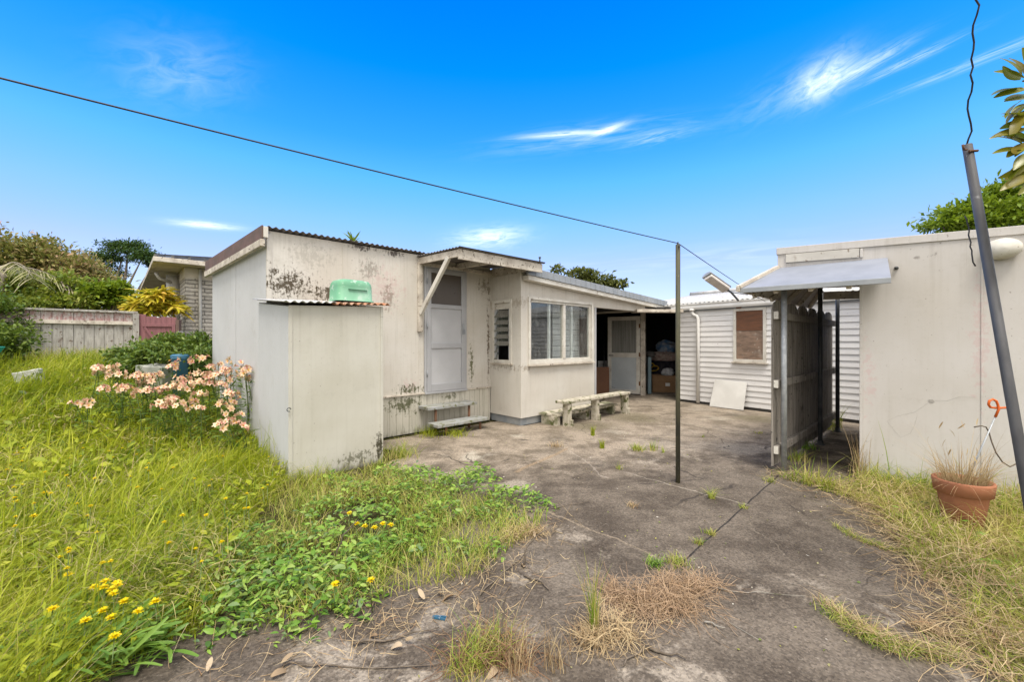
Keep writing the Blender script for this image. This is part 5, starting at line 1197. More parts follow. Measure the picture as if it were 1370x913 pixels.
tuft(795, 845, 46, .42, 'tall upright stalks left of the dry grass pile', 'verge', .02, (.05, .35), .004)
tuft(785, 858, 130, .09, 'low straw tuft at the foot of the tall stalks', 'dry', .06, (.5, 1.6))
tuft(745, 598, 60, .10, 'dry tuft in front of the annex corner', 'dry', .10, (.4, 1.3), .005)
tuft(1015, 580, 30, .05, 'faint tuft on the yard below the white panel', 'verge', .06, (.3, 1.2), .006)
tuft(940, 585, 16, .06, 'faint tuft behind the mossy pole near the house', 'verge', .03, (.3, 1.2), .006)
for (u, v, n, h, lab) in ((610, 583, 160, .16, 'green tuft below the wooden steps'), (575, 583, 170, .22, 'bushy green tuft at the left end of the wooden steps')):
    tuft(u, v, n, h, lab, 'lawn', .11, (.2, 1.3), .006, 'weed tufts below the steps')
tuft(530, 612, 260, .28, 'tall yellowish tuft beside the cupboard shed corner', 'verge', .14, (.2, 1.2), .005)
tuft(1150, 640, 46, .62, 'tall seeding stalks at the plastered wall corner', 'dry', .06, (.15, .6), .005, 'tall stalks by the wall')
tuft(1165, 642, 60, .34, 'green blades at the foot of the plastered wall corner', 'verge', .09, (.2, 1.), .005, 'tall stalks by the wall')
tuft(1105, 575, 130, .30, 'weeds at the foot of the middle screen post', 'verge', .10, (.2, 1.0), .006, 'weeds along the picket screen')
tuft(1120, 572, 46, .55, 'tall thin weeds against the farthest screen post', 'lawn', .07, (.1, .6), .005, 'weeds along the picket screen')
tuft(1062, 615, 160, .20, 'weeds at the foot of the nearest screen post', 'verge', .11, (.2, 1.2), .005, 'weeds along the picket screen')
tuft(1078, 600, 90, .16, 'small weeds between the nearest and middle screen posts', 'weed', .09, (.2, 1.0), .008, 'weeds along the picket screen')
tuft(378, 625, 120, .62, 'tall thin grass stalks against the cupboard shed left face', 'lawn', .16, (.05, .45), .004, 'tall grass by the cupboard')
tuft(352, 600, 110, .60, 'tall thin grass stalks between the lilies and the cupboard shed', 'lawn', .16, (.05, .5), .004, 'tall grass by the cupboard')
tuft(420, 650, 130, .30, 'loose pale grass at the foot of the cupboard shed front', 'lawn', .16, (.2, 1.0), .004, 'tall grass by the cupboard')
# grass in the pot
n = 420; a = RNG.uniform(0, 6.28, n); rr = np.sqrt(RNG.uniform(0, 1, n)) * .135
P = np.column_stack([pc.x + rr * np.cos(a), pc.y + rr * np.sin(a), np.full(n, .28)])
v1_ = blades(P, RNG.uniform(.08, .36, n), .0034, a + RNG.normal(0, .7, n), RNG.uniform(.1, 1.2, n))
n = 26; a = RNG.uniform(0, 6.28, n); P = np.column_stack([pc.x + .12 * np.cos(a), pc.y + .12 * np.sin(a), np.full(n, .28)])
v2_ = blades(P, RNG.uniform(.30, .62, n), .003, a, RNG.uniform(.15, .8, n))
n = 60; a = RNG.uniform(0, 6.28, n); P = np.column_stack([pc.x + .148 * np.cos(a), pc.y + .148 * np.sin(a), np.full(n, .30)])
v3_ = blades(P, RNG.uniform(.1, .25, n), .003, a, RNG.uniform(1.2, 2.0, n), droop=1.1)
J = join(v1_, v2_, v3_); o = npmesh('dry_grass', *J[:2], M['dry'], pot, J[2])
n = 14; a = RNG.uniform(0, 6.28, n); P = np.column_stack([pc.x + .10 * np.cos(a) + RNG.normal(0, .08, n), pc.y + .1 * np.sin(a), RNG.uniform(.55, .85, n)])
v, f, va = leaves(P, np.column_stack([RNG.normal(0, .3, n), RNG.normal(0, .3, n), -np.ones(n)]), .06, .010); npmesh('seed_head', v, f, M['dry'], pot, va)
mb = MB(); mb.tube([V(pc.x + .22 + .02 * math.sin(i), pc.y + .12, .72 - .0) + V(.045 * i * .6, -.01 * i, .03 * i * math.cos(i * .5) - .014 * i) for i in range(9)], .005, 6); o = mb.build('bramble', M['bark']); tag(o, 'arching dark bramble beside the orange topped stake', 'bramble')

# dry grass piles on the concrete
def pile(label, spots, n, h, name='dry_grass_pile', mat='dry'):
    c0 = G(*spots[0][:2]); Ps = []
    for (u, v, sx, sy) in spots:
        c = G(u, v); m_ = n // len(spots); Ps.append(np.column_stack([RNG.normal(c.x, sx, m_), RNG.normal(c.y, sy, m_), np.abs(RNG.normal(0, .022, m_)) + .004]))
    P = np.concatenate(Ps) - np.array([c0.x, c0.y, 0]); m_ = len(P)
    P[:, 2] *= np.exp(-((P[:, 0] - P[:, 0].mean()) ** 2 + (P[:, 1] - P[:, 1].mean()) ** 2) / .05) * .8 + .5
    v, f, va = strands(P, RNG.uniform(.3, 1.1, m_) * h * 1.25, .0024 * RNG.uniform(.6, 1.6, m_), RNG.uniform(0, 6.28, m_), bend=.9)
    va = np.clip(va * .8 + .1, 0, 1)
    o = npmesh(name, v, f, M[mat], None, va); o.location = c0; return tag(o, label, 'dry grass', 'piles of pulled grass on the yard')
pile('heap of pulled dry brown grass on the yard joint', [(930, 785, .07, .05), (900, 795, .09, .05), (860, 812, .09, .05), (900, 815, .08, .04), (830, 800, .05, .04)], 1500, .16, 'dry_grass_pile', 'drybrown')
pile('smaller pale straw heap left of the brown one', [(815, 840, .06, .05), (835, 855, .05, .04), (800, 862, .05, .04)], 420, .13)
pile('matted grey straw knot at the weed edge', [(715, 715, .04, .02), (690, 720, .05, .03)], 380, .09)
pile('reddish dead grass clump at the lower middle of the yard', [(655, 865, .07, .05), (685, 885, .06, .04), (630, 885, .06, .04)], 420, .15, 'dry_grass_pile', 'reddry')
tuft(660, 872, 90, .20, 'scruffy half dead upright tuft in the middle of the reddish clump', 'verge', .09, (.2, 1.2), .004, 'tufts round the dead clump')
tuft(690, 893, 70, .26, 'straw stalks standing over the reddish clump', 'dry', .07, (.1, .9), .003, 'tufts round the dead clump')
tuft(630, 895, 170, .15, 'green tuft in front of the reddish dead clump', 'verge', .06, (.3, 1.2), .004, 'tufts round the dead clump')
tuft(740, 892, 50, .24, 'thin upright stalks right of the reddish dead clump', 'dry', .05, (.1, .7), .003, 'tufts round the dead clump')
for (u0, v0, u1, v1_, r_, lab) in ((862, 868, 920, 883, .0075, 'dark twig pointing right in front of the straw heap'), (862, 868, 832, 899, .0065, 'dark twig pointing to the lower left of the straw heap'),
    (700, 640 + 132, 737, 790, .008, 'brown twig end beside the weeds'), (470, 868, 590, 845, .006, 'long dark twig below the broad leaved weeds'), (640, 800, 700, 745, .005, 'thin dark twig leaning in the weed edge'),
    (380, 893, 430, 893, .006, 'short black twig at the bottom edge'), (400, 895, 600, 893, .004, 'long thin twig along the bottom edge'), (945, 835, 970, 846, .005, 'pale stick right of the dry heap'),
    (960, 790, 1075, 800, .0022, 'long pale stalk lying right of the dry heap'), (935, 808, 1020, 862, .0022, 'thin pale stalk slanting away from the dry heap'), (690, 690, 790, 672, .004, 'dark creeping stem leaving the weeds')):
    a, b = G(u0, v0), G(u1, v1_); m_ = [a.lerp(b, t) + V(random.uniform(-.012, .012), random.uniform(-.012, .012), r_ + random.uniform(0, .01)) for t in np.linspace(0, 1, 7)]
    mb = MB(); mb.tube(m_, [r_ * (1 - .5 * t) for t in np.linspace(0, 1, 7)], 7)
    pale = 'pale' in lab; o = mb.build('twig', M['grey_wood2' if pale else 'bark']); tag(o, lab, 'twig', 'twigs on the yard')
# a few standing dead stems in the weeds
for (u, v, hgt, dx, lab) in ((450, 760, .42, .14, 'brown dead stem arching out of the weeds'), (700, 760, .34, .16, 'bare arching stem at the right edge of the weeds'), (672, 870, .36, .02, 'reddish upright dead stem in the dead clump')):
    a = G(u, v); mb = MB(); mb.tube([a + V(dx * t * t, .0, hgt * (t - .3 * t * t)) + V(random.uniform(-.01, .01), 0, 0) for t in np.linspace(0, 1, 8)], [.006 * (1 - .6 * t) for t in np.linspace(0, 1, 8)], 6)
    o = mb.build('dead_weed', M['bark']); tag(o, lab, 'dead weed', 'dead stems among the weeds')
# dead leaves
dl = [(565, 802, .09, 0), (598, 803, .10, 1), (588, 800, .07, 0), (530, 870, .08, 1), (480, 790, .08, 0), (375, 905, .10, 1), (385, 890, .07, 0), (715, 720, .06, 0), (700, 800 - 40, .06, 1), (548, 862, .06, 0), (500, 855, .05, 1), (640, 690 + 130, .05, 0), (280, 898, .07, 0), (660, 905, .08, 1)]
for i, (u, v, s_, k_) in enumerate(dl):
    c = G(u, v); a = random.uniform(0, 6.28); s_ *= .72
    vv, f, va = leaves(np.array([[-.5 * s_ * math.cos(a), -.5 * s_ * math.sin(a), .012]]), np.array([[math.cos(a), math.sin(a), .12]]), s_, s_ * random.uniform(.35, .55), up=np.array([[random.uniform(-.6, .6), random.uniform(-.5, .5), 1.]]), segs=7, curl=.55 if k_ else -.4, fold=.9, var=np.array([random.random()]))
    o = npmesh('dead_leaf', vv, f, M['deadleaf'], None, va); o.location = (c.x, c.y, .004); sm_ = o.modifiers.new('thick', 'SOLIDIFY'); sm_.thickness = .0015
    tag(o, 'curled tan dead leaf lying on the yard below the weeds', 'leaf', 'dead leaves on the yard')
c = G(588, 829)
pg = thing('clothes_peg', 'blue plastic clothes peg lying below the weeds', 'peg', c, R(-10))
W_ = wmat(pg)
for s_ in (-1, 1):
    mb = MB(); mb.bar(W_ @ V(-.035, s_ * .004, .008), W_ @ V(.035, s_ * .008, .008), .005, .012); mb.build('jaw', M['blue_bin'], pg, .001)
mb = MB(); mb.tube([W_ @ V(.004 * math.cos(t), -.011 + .022 * t / 12.0, .008 + .006 * math.sin(t)) for t in np.linspace(0, 12, 30)], .0012, 5); mb.build('spring', M['galv'], pg)
# pale grit and fallen petals on the concrete
pts = np.column_stack([RNG.uniform(-.6, 3.5, 700), RNG.uniform(1.7, 9, 700)]); pts = pts[inpoly(pts, np.array(YARD))]; n = len(pts)
v, f, va = leaves(np.column_stack([pts, np.full(n, .006)]), np.column_stack([RNG.normal(0, 1, n), RNG.normal(0, 1, n), RNG.uniform(0, .3, n)]), RNG.uniform(.006, .02, n), RNG.uniform(.005, .012, n), var=RNG.uniform(0, 1, n))
o = npmesh('leaf_crumbs', v, f, leafmat('crumbs', gstops((.10, .16, .03), (.30, .28, .06), (.40, .36, .28), (.5, .47, .42)), .7, .1), None, va); tag(o, 'small leaf crumbs and chips strewn over the concrete', 'litter', kind='stuff')

# dandelions
def bloom(n=34, r=.024):
    P = np.zeros((n, 3)); P[:, 2] = RNG.uniform(-.002, .004, n); a = np.linspace(0, 6.283 * 3, n); el = np.repeat([.1, .5, 1.1], n // 3 + 1)[:n]
    return leaves(P, np.column_stack([np.cos(a), np.sin(a), el]), r * (1 - .25 * el), .008, segs=2, curl=.1, fold=.1, var=RNG.uniform(0, 1, n))
bv, bf, bva = bloom()
dproto = None
def dandelion(u, v, zf, label, group):
    global dproto
    Y = (H - zf) * F / (v - CY); x = (u - CX) / F * Y; gz = float(lawn_z(x, Y)); 
    hgt = max(.05, zf - gz)
    if dproto is None:
        r_ = thing('dandelion', label, 'flower', (0, 0, 0), 0, group)
        npmesh('bloom', bv + np.array([0, 0, 1.0]), bf, M['yellowpetal'], r_, bva)
        mb = MB(); mb.tube([V(0, 0, 0), V(.005, .003, .5), V(0, 0, .998)], .0022, 6); mb.build('stem', M['stem'], r_); dproto = r_
        r = r_
    else:
        r = dproto.copy(); COL.objects.link(r); 
        for ch in list(dproto.children):
            c2 = ch.copy(); COL.objects.link(c2); c2.parent = r
    r.location = (x, Y, gz); r.rotation_euler = (random.uniform(-.05, .05), random.uniform(-.05, .05), random.uniform(0, 6.28))
    for ch in (c_ for c_ in bpy.data.objects if c_.parent == r):
        if ch.name.startswith('bloom'): ch.location = (0, 0, hgt - 1.0); s_ = random.uniform(.8, 1.15)
        else: ch.scale = (1, 1, hgt)
        if ch.name.startswith('bloom') and 'far' in group: s_ = .62 * random.uniform(.7, 1.2); ch.scale = (s_, s_, s_); ch.location = (0, 0, hgt - s_)
    r['label'] = label; r['group'] = group
for (u, v) in ((91, 771), (137, 779), (136, 787), (157, 780), (160, 783), (153, 789), (156, 793), (166, 806), (137, 819), (112, 833), (149, 853), (150, 828), (71, 815), (210, 804), (183, 820), (124, 786), (20, 672), (60, 660), (45, 690)):
    dandelion(u, v, .20, 'yellow dandelion standing in the near lawn grass', 'dandelions in the near lawn')
for (u, v) in ((468, 688), (477, 702), (487, 705), (502, 706), (514, 701), (450, 781), (498, 776), (521, 703)):
    dandelion(u, v, .17, 'yellow dandelion standing among the broad leaved weeds', 'dandelions among the weeds')
for (u, v) in ((122, 516), (127, 528), (124, 534), (107, 527), (86, 537), (61, 505), (131, 511), (140, 518), (30, 600), (200, 620), (130, 640), (260, 640), (300, 610), (110, 600), (245, 690), (330, 660)):
    dandelion(u, v, .28 if v > 560 else .42, 'small yellow dandelion in the far lawn grass', 'dandelions in the far lawn')
prng = random.Random(4)
for k in range(70):
    u, v = prng.uniform(5, 360), prng.uniform(575, 760)
    if u < 372 - (v - 640) * .75 or v < 640: dandelion(u, v, .24, 'small yellow dandelion in the far lawn grass', 'dandelions in the far lawn')
# dandelion rosette leaves at the bottom left
c = [G(60, 890), G(110, 880), G(20, 900), G(150, 870), G(90, 905), G(40, 860), G(130, 895), G(75, 870), G(0, 880), G(170, 885)]
P = np.concatenate([np.column_stack([RNG.normal(q.x, .09, 60), RNG.normal(q.y, .06, 60), RNG.uniform(.0, .09, 60)]) for q in c]); n = len(P); a = RNG.normal(.7, .8, n)
v, f, va = leaves(P, np.column_stack([np.cos(a), np.sin(a), RNG.uniform(.3, 1.1, n)]), RNG.uniform(.07, .18, n), RNG.uniform(.010, .021, n), segs=5, curl=.5, fold=.3, prof='spoon')
o = npmesh('dandelion_leaves', v, f, M['dandleaf'], None, va); tag(o, 'bright strap shaped dandelion leaves at the near lawn corner', 'leaves', kind='stuff')

# ------------------------------------------------------------------ pink lilies
cl = V(-4.25, 5.35, float(lawn_z(-4.25, 5.35)))
li = thing('lily_clump', 'large clump of pink and cream lilies in front of the shed end wall', 'flowers', cl)
heads = []
uv = [(u, v) for u, v in ((150, 497), (165, 505), (180, 500), (195, 498), (172, 512), (205, 510), (190, 515), (215, 503), (222, 515), (238, 505), (250, 510), (262, 500), (255, 518), (270, 515), (282, 505), (290, 495), (300, 490), (310, 488), (318, 485), (325, 497), (300, 505), (312, 510), (285, 520), (275, 528), (262, 530), (245, 525), (232, 528), (228, 520), (210, 530), (240, 535), (225, 535), (255, 540), (268, 545), (208, 545), (222, 548), (170, 522), (182, 525), (158, 520), (295, 515), (305, 522), (315, 520), (298, 535), (318, 530), (331, 500), (333, 492), (290, 500), (278, 498), (265, 508), (155, 505), (143, 500), (230, 488), (238, 486), (255, 487), (270, 486), (135, 491), (152, 490), (128, 492), (196, 508), (248, 515), (236, 515), (217, 540), (300, 563), (308, 561), (316, 559), (325, 571), (308, 550), (100, 543), (116, 540), (138, 527), (312, 498), (286, 488), (276, 512), (203, 520), (186, 508))]
def head_mesh(nb, tone):
    parts = []
    for k in range(nb):                                      # open blossoms on short stalks
        a = k * 6.283 / nb + RNG.normal(0, .25); rad = RNG.uniform(.035, .055); cpos = np.array([rad * math.cos(a), rad * math.sin(a), RNG.uniform(-.015, .02)])
        out = unit(np.array([math.cos(a), math.sin(a), RNG.uniform(.2, .9)])); b1 = unit(np.cross(out, [0, 0, 1.])); b2 = np.cross(out, b1); op = RNG.uniform(.35, 1.1)
        Dd = np.array([out * op + (b1 * math.cos(t) + b2 * math.sin(t)) for t in np.arange(6) * 1.047 + RNG.uniform(0, 1)])
        vr = np.array([.22, .6, .3, .66, .18, .55]) + tone + RNG.normal(0, .09, 6)
        parts.append(leaves(np.repeat(cpos[None], 6, 0), Dd, RNG.uniform(.036, .048), .029, up=np.repeat(out[None], 6, 0), segs=3, curl=.3, fold=.2, var=np.clip(vr, 0, .8)))
        parts.append(leaves(np.repeat(cpos[None], 3, 0), np.array([out + .25 * (b1 * math.cos(t) + b2 * math.sin(t)) for t in (0, 2, 4)]), .026, .011, segs=2, var=np.array([1., 1., .97])))
    for k in range(2):                                       # closed buds
        a = RNG.uniform(0, 6.28); parts.append(leaves(np.zeros((3, 3)) + np.array([.02 * math.cos(a), .02 * math.sin(a), 0]), np.array([[math.cos(a), math.sin(a), .9], [math.cos(a + .2), math.sin(a + .2), 1.], [math.cos(a - .2), math.sin(a - .2), 1.1]]), .05, .012, var=np.array([.05, .1, 0.])))
    return join(*parts)
HV = []
for nb_, tn_ in ((5, 0), (4, .08), (6, -.05), (3, .05), (5, -.14), (4, .14)):
    a_, b_, c__ = head_mesh(nb_, tn_); HV.append(npmesh('flower_head', a_, b_, M['petal'], None, c__))
hused = set()
stems = MB(); lp_, ld_ = [], []
for i, (u, v) in enumerate(uv):
    v += random.uniform(-7, 7); u += random.uniform(-5, 5); Y = 5.9 - (v - 485) / 85 * 1.35 + random.uniform(-.12, .12)
    if u > 325: Y = min(Y, 5.35)
    wall = None
    x = (u - CX) / F * Y; zf = 1.4 - (v - CY) / F * Y
    # keep clear of the end wall
    while (V(x, Y, 0) - AC).dot(L.e) > -.10 and Y > 3: Y -= .05; x = (u - CX) / F * Y; zf = 1.4 - (v - CY) / F * Y
    src = i % 6
    if src not in hused: h_ = HV[src]; hused.add(src)
    else: h_ = HV[src].copy(); COL.objects.link(h_)
    h_.parent = li; h_.location = V(x, Y, zf) - cl; s_ = random.uniform(.85, 1.2); h_.scale = (s_, s_, s_); h_.rotation_euler = (random.uniform(-.4, .4) + .25, random.uniform(-.4, .4), random.uniform(0, 6.28))
    gx, gy = x + random.uniform(-.12, .12), Y + random.uniform(-.05, .2); gz = float(lawn_z(gx, gy))
    stems.tube([V(gx, gy, gz), V((gx + x) / 2, (gy + Y) / 2 + .02, (gz + zf) / 2 + .03), V(x, Y, zf)], .005, 5, False)
    for t in np.linspace(.08, .95, 32):
        q = V(gx, gy, gz).lerp(V(x, Y, zf), t); lp_.append(q + V(random.gauss(0, .035), random.gauss(0, .035), 0)); a = random.uniform(0, 6.28); ld_.append((math.cos(a), math.sin(a), random.uniform(.1, .9)))
stems.build('stems', M['stem'], li)
n = len(lp_); v, f, va = leaves(np.array([tuple(q) for q in lp_]), np.array(ld_), RNG.uniform(.06, .12, n), RNG.uniform(.012, .022, n), segs=3, curl=.4)
npmesh('foliage', v, f, M['lilyleaf'], li, va)

# ------------------------------------------------------------------ trees and shrubs
def crown_pts(blobs, rng=RNG, sub=14, tight=.33):
    P = []; C_ = []
    for (x, y, z, rx, ry, rz, n) in blobs:
        d = unit(rng.normal(0, 1, (sub, 3))); rr = rng.uniform(.45, 1.0, (sub, 1)); cen = np.array([x, y, z]) + d * rr * np.array([rx, ry, rz])
        k_ = rng.integers(0, sub, n); sp = rng.normal(0, tight, (n, 3)) * np.array([rx, ry, rz * .7])
        P.append(cen[k_] + sp); C_.append(np.broadcast_to(np.array([x, y, z]), (n, 3)))
    return np.concatenate(P), np.concatenate(C_)
def crown(parent, blobs, size, asp, mat, name='crown', sub=14, tight=.33, droop=.2, seed=1, segs=2, updir=.5):
    rng = np.random.default_rng(seed); P, C_ = crown_pts(blobs, rng, sub, tight); n = len(P)
    D = unit(unit(P - C_) * .7 + rng.normal(0, .7, (n, 3)) + np.array([0, 0, updir * .5]))
    L_ = size * rng.uniform(.6, 1.4, n)
    v, f, va = leaves(P, D, L_, L_ * asp, segs=segs, curl=droop, fold=.25, rng=rng)
    npmesh(name, v, f, M[mat], parent, va); return P
def limbs(parent, base, tips, r0, mat='bark', seed=1, split=.45):
    rng = random.Random(seed); base = Vector(base); mb = MB(); cen = sum((Vector(t) for t in tips), Vector()) / len(tips); fork = base.lerp(cen, split); fork.x = base.x * .6 + fork.x * .4
    mb.tube([base - V(0, 0, .1), base.lerp(fork, .5) + V(rng.uniform(-.05, .05), 0, 0), fork], [r0, r0 * .85, r0 * .7], 8)
    for t in tips:
        t = Vector(t); mid = fork.lerp(t, .5) + V(rng.uniform(-.2, .2), rng.uniform(-.2, .2), rng.uniform(-.05, .2)) * (t - fork).length * .5
        mb.tube([fork - V(0, 0, .03), fork.lerp(mid, .5), mid, t], [r0 * .6, r0 * .45, r0 * .3, r0 * .08], 6)
    mb.build('trunk', M[mat], parent)
def px(u, v, Y): return V((u - CX) / F * Y, Y, H + (CY - v) / F * Y)
def tree(name, label, cat, base_uY, blobs_px, size, asp, mat, r0=.1, group=None, seed=1, sub=14, tight=.33, gz=.8, bark='bark', split=.45, droop=.2, segs=2, extra_tips=()):
    Y0 = base_uY[1]; b = V((base_uY[0] - CX) / F * Y0, Y0, gz); r_ = thing(name, label, cat, b, 0, group)
    blobs = []
    for (u, v, dY, wu, wv, n) in blobs_px:
        Y = Y0 + dY; q = px(u, v, Y); blobs.append((q.x, q.y, q.z, wu / F * Y, wu / F * Y, wv / F * Y, n))
    crown(r_, blobs, size, asp, mat, seed=seed, sub=sub, tight=tight, droop=droop, segs=segs)
    limbs(r_, b, [(x, y, z - rz * .1) for (x, y, z, rx, ry, rz, n) in blobs] + [tuple(px(*e)) for e in extra_tips], r0, bark, seed, split); return r_
tree('spreading_tree', 'dark green spreading tree with bare lower limbs behind the brick house', 'tree', (140, 22), [(165, 340, 0, 26, 12, 2600), (140, 350, .3, 20, 9, 1500), (190, 345, -.3, 18, 10, 1500), (172, 330, 0, 20, 8, 1500), (128, 358, 0, 11, 6, 500), (160, 366, .4, 10, 5, 350), (205, 352, 0, 8, 7, 400)], .13, .4, 'pine', .22, None, 3, 12, .3, bark='palebark', split=.35)
tree('russet_shrub', 'tall russet tinted shrub behind the paling fence at the far left', 'shrub', (35, 14.5), [(20, 350, 0, 40, 30, 5200), (70, 356, .3, 36, 28, 4600), (-30, 340, 0, 40, 38, 3400), (112, 378, .2, 32, 26, 3200), (142, 388, .4, 22, 24, 1600), (55, 340, .4, 22, 18, 1600)], .14, .42, 'redbush', .1, None, 5, 18, .3)
tree('bare_shrub', 'thin twiggy shrub with few leaves left of the spreading tree', 'shrub', (118, 17), [(118, 360, 0, 16, 22, 260), (132, 372, 0, 14, 14, 220)], .11, .4, 'redbush', .05, None, 6, 10, .4, bark='palebark', split=.3, extra_tips=((112, 335, 17), (125, 333, 17), (105, 350, 17), (132, 345, 17)))
tree('green_bush', 'mid green leafy bush behind the middle of the paling fence', 'shrub', (70, 11.2), [(50, 398, 0, 20, 16, 1500), (95, 390, .2, 18, 20, 1500), (22, 392, -.2, 18, 20, 1500), (75, 376, .5, 14, 12, 700), (-20, 392, -.4, 30, 26, 1500), (40, 380, .4, 14, 10, 500), (110, 402, 0, 14, 10, 600), (70, 404, -.2, 24, 8, 900)], .10, .5, 'bush', .06, 'bushes behind the fence', 7)
tree('green_bush', 'bright yellow green bush behind the fence next to the gate', 'shrub', (140, 11.8), [(142, 394, 0, 24, 14, 1700), (120, 402, 0, 18, 9, 900), (160, 385, .2, 10, 9, 420), (150, 404, 0, 18, 6, 800)], .12, .5, 'bright', .05, 'bushes behind the fence', 8)
tree('green_bush', 'loose light green bush overhanging the left end of the fence', 'shrub', (0, 8.2), [(5, 425, 0, 26, 26, 1700), (-20, 400, 0, 24, 26, 900), (18, 455, -.5, 18, 20, 1000), (-5, 470, -.6, 20, 18, 700)], .075, .5, 'hedge', .05, 'bushes behind the fence', 9, gz=.6)
pm = thing('palm', 'palm with drooping pale fronds at the far left behind the fence', 'palm', V((0 - CX) / F * 10.7, 10.7, .8))
hd_ = px(0, 362, 10.7); P = []; D = []; mbp = MB()
for k in range(7):
    a = k * .9 + .5; ln = random.uniform(1.0, 1.5); up0 = random.uniform(.5, 1.1); prev = None; pts = []
    for t in np.linspace(0, 1, 22):
        q = hd_ + V(math.cos(a) * ln * t, math.sin(a) * ln * t * .8, up0 * t - 1.15 * t * t); pts.append(q)
        for s_ in (-1, 1):
            if t > .12: P.append(tuple(q)); D.append((math.cos(a) * .5 - s_ * math.sin(a), math.sin(a) * .5 + s_ * math.cos(a), -.55))
    mbp.tube(pts, [.02 * (1 - .8 * t) for t in np.linspace(0, 1, 22)], 6)
n = len(P); v, f, va = leaves(np.array(P), np.array(D), RNG.uniform(.35, .6, n), .03, segs=3, curl=.35, fold=.3); npmesh('fronds', v, f, M['palm'], pm, va)
mbp.tube([V(hd_.x, hd_.y, .7), hd_], [.14, .11], 10); mbp.build('trunk', M['palebark'], pm)
# golden strap leaved plant
gpn = thing('golden_shrub', 'golden yellow strap leaved shrub above the plum gate', 'shrub', V((212 - CX) / F * 10.2, 10.2, .8)); gb = gpn.location
P = []; D = []; mbg = MB()
for (u, v, n) in ((185, 408, 70), (200, 400, 90), (212, 395, 100), (225, 405, 90), (205, 412, 80), (232, 412, 50), (180, 414, 50), (190, 415, 60), (220, 414, 70)):
    q = px(u, v, 10.1 + random.uniform(-.15, .15)); mbg.tube([V(gb.x + random.uniform(-.1, .1), 10.2, .75), V((gb.x + q.x) / 2, 10.2, 1.5), q], [.02, .015, .008], 6)
    for k in range(n): a = random.uniform(0, 6.28); P.append(tuple(q + V(random.gauss(0, .06), random.gauss(0, .06), random.gauss(0, .05)))); D.append((math.cos(a), math.sin(a), random.uniform(-.3, .9)))
n = len(P); v, f, va = leaves(np.array(P), np.array(D), RNG.uniform(.22, .42, n), RNG.uniform(.05, .085, n), segs=4, curl=.45, fold=.3); npmesh('crown', v, f, M['golden'], gpn, va); mbg.build('trunk', M['palebark'], gpn)
# creeper mound between gate and shed
cm = thing('creeper', 'dense dark green creeper mound left of the shed end wall', 'creeper', V(-6.2, 7.6, float(lawn_z(-6.2, 7.6))))
bl = []
for (u, v, Y, wu, wv, n) in ((183, 472, 7.4, 26, 16, 2000), (213, 464, 7.5, 24, 13, 2000), (243, 461, 7.5, 22, 12, 1800), (270, 463, 7.3, 16, 14, 1500), (172, 488, 7.0, 20, 12, 1400), (266, 482, 7.0, 14, 18, 1300), (222, 478, 7.3, 22, 12, 1200), (203, 474, 6.9, 20, 8, 1000), (218, 466, 6.9, 16, 6, 700), (185, 486, 6.7, 12, 9, 500), (265, 478, 6.6, 7, 12, 400), (220, 476, 6.6, 8, 6, 300)):
    q = px(u, v, Y); bl.append((q.x, q.y, q.z, wu / F * Y, .28, wv / F * Y, n))
crown(cm, bl, .06, .5, 'hedge', 'foliage', 16, .3, seed=12)
mbg = MB()
for b_ in bl[:6]: mbg.tube([V(b_[0], b_[1] + .1, float(lawn_z(b_[0], b_[1])) - .05), V(b_[0] + .05, b_[1], b_[2] - .1), V(b_[0], b_[1], b_[2])], .012, 6)
mbg.build('stems', M['bark'], cm)
# tall weeds in front of the fence
tw = np.column_stack([RNG.uniform(-10.4, -7.3, 2600), RNG.uniform(7.9, 9.6, 2600)]); d_ = (tw[:, 0] - fr_o.x) * FFr.n.x + (tw[:, 1] - fr_o.y) * FFr.n.y; tw = tw[d_ > .1]; n = len(tw)
v, f, va = blades(np.column_stack([tw, lawn_z(tw[:, 0], tw[:, 1])]), RNG.uniform(.25, .55, n), .014, RNG.uniform(0, 6.28, n), RNG.uniform(.2, .9, n)); o = npmesh('tall_weeds', v, f, M['verge'], None, va); tag(o, 'tall pale weeds in front of the paling fence', 'weeds', kind='stuff')
# trees over the roofs on the right
tree('olive_tree', 'sparse olive green treetop above the annex roof', 'tree', (795, 17), [(775, 366, 0, 16, 9, 420), (800, 372, 0, 18, 9, 520), (825, 378, 0, 14, 8, 360), (745, 360, 0, 8, 4, 90), (785, 380, .3, 26, 10, 420)], .17, .5, 'olive', .12, None, 21, 12, .3, gz=0)
tree('broadleaf_tree', 'bright green leafy tree rising behind the plastered building', 'tree', (1340, 8.2), [(1300, 292, 0, 40, 22, 2600), (1345, 275, 0, 36, 30, 3000), (1262, 302, -.1, 22, 10, 900), (1400, 270, 0, 40, 40, 2000), (1330, 300, 0, 40, 20, 1500), (1355, 250, .1, 20, 16, 800), (1450, 280, .3, 50, 40, 1500)], .10, .42, 'bright', .14, None, 22, 20, .26, gz=0)
# spiky seedling rooted behind the shed roof edge
sp_ = px(472, 324, 6.1); spk = thing('spiky_seedling', 'spiky yellow green seedling growing out of the shed roof', 'plant', sp_)
n = 20; a = RNG.uniform(0, 6.28, n); v, f, va = leaves(np.repeat(np.array([tuple(sp_)]), n, 0) + RNG.normal(0, .01, (n, 3)), np.column_stack([np.cos(a), np.sin(a), RNG.uniform(.3, 1.6, n)]), RNG.uniform(.12, .24, n), .018, segs=4, curl=.15, fold=.4); npmesh('leaves', v, f, M['bright'], spk, va)
mb = MB(); mb.tube([sp_ - V(0, 0, .08), sp_ + V(0, 0, .03)], .01, 6); mb.build('stem', M['stem'], spk)
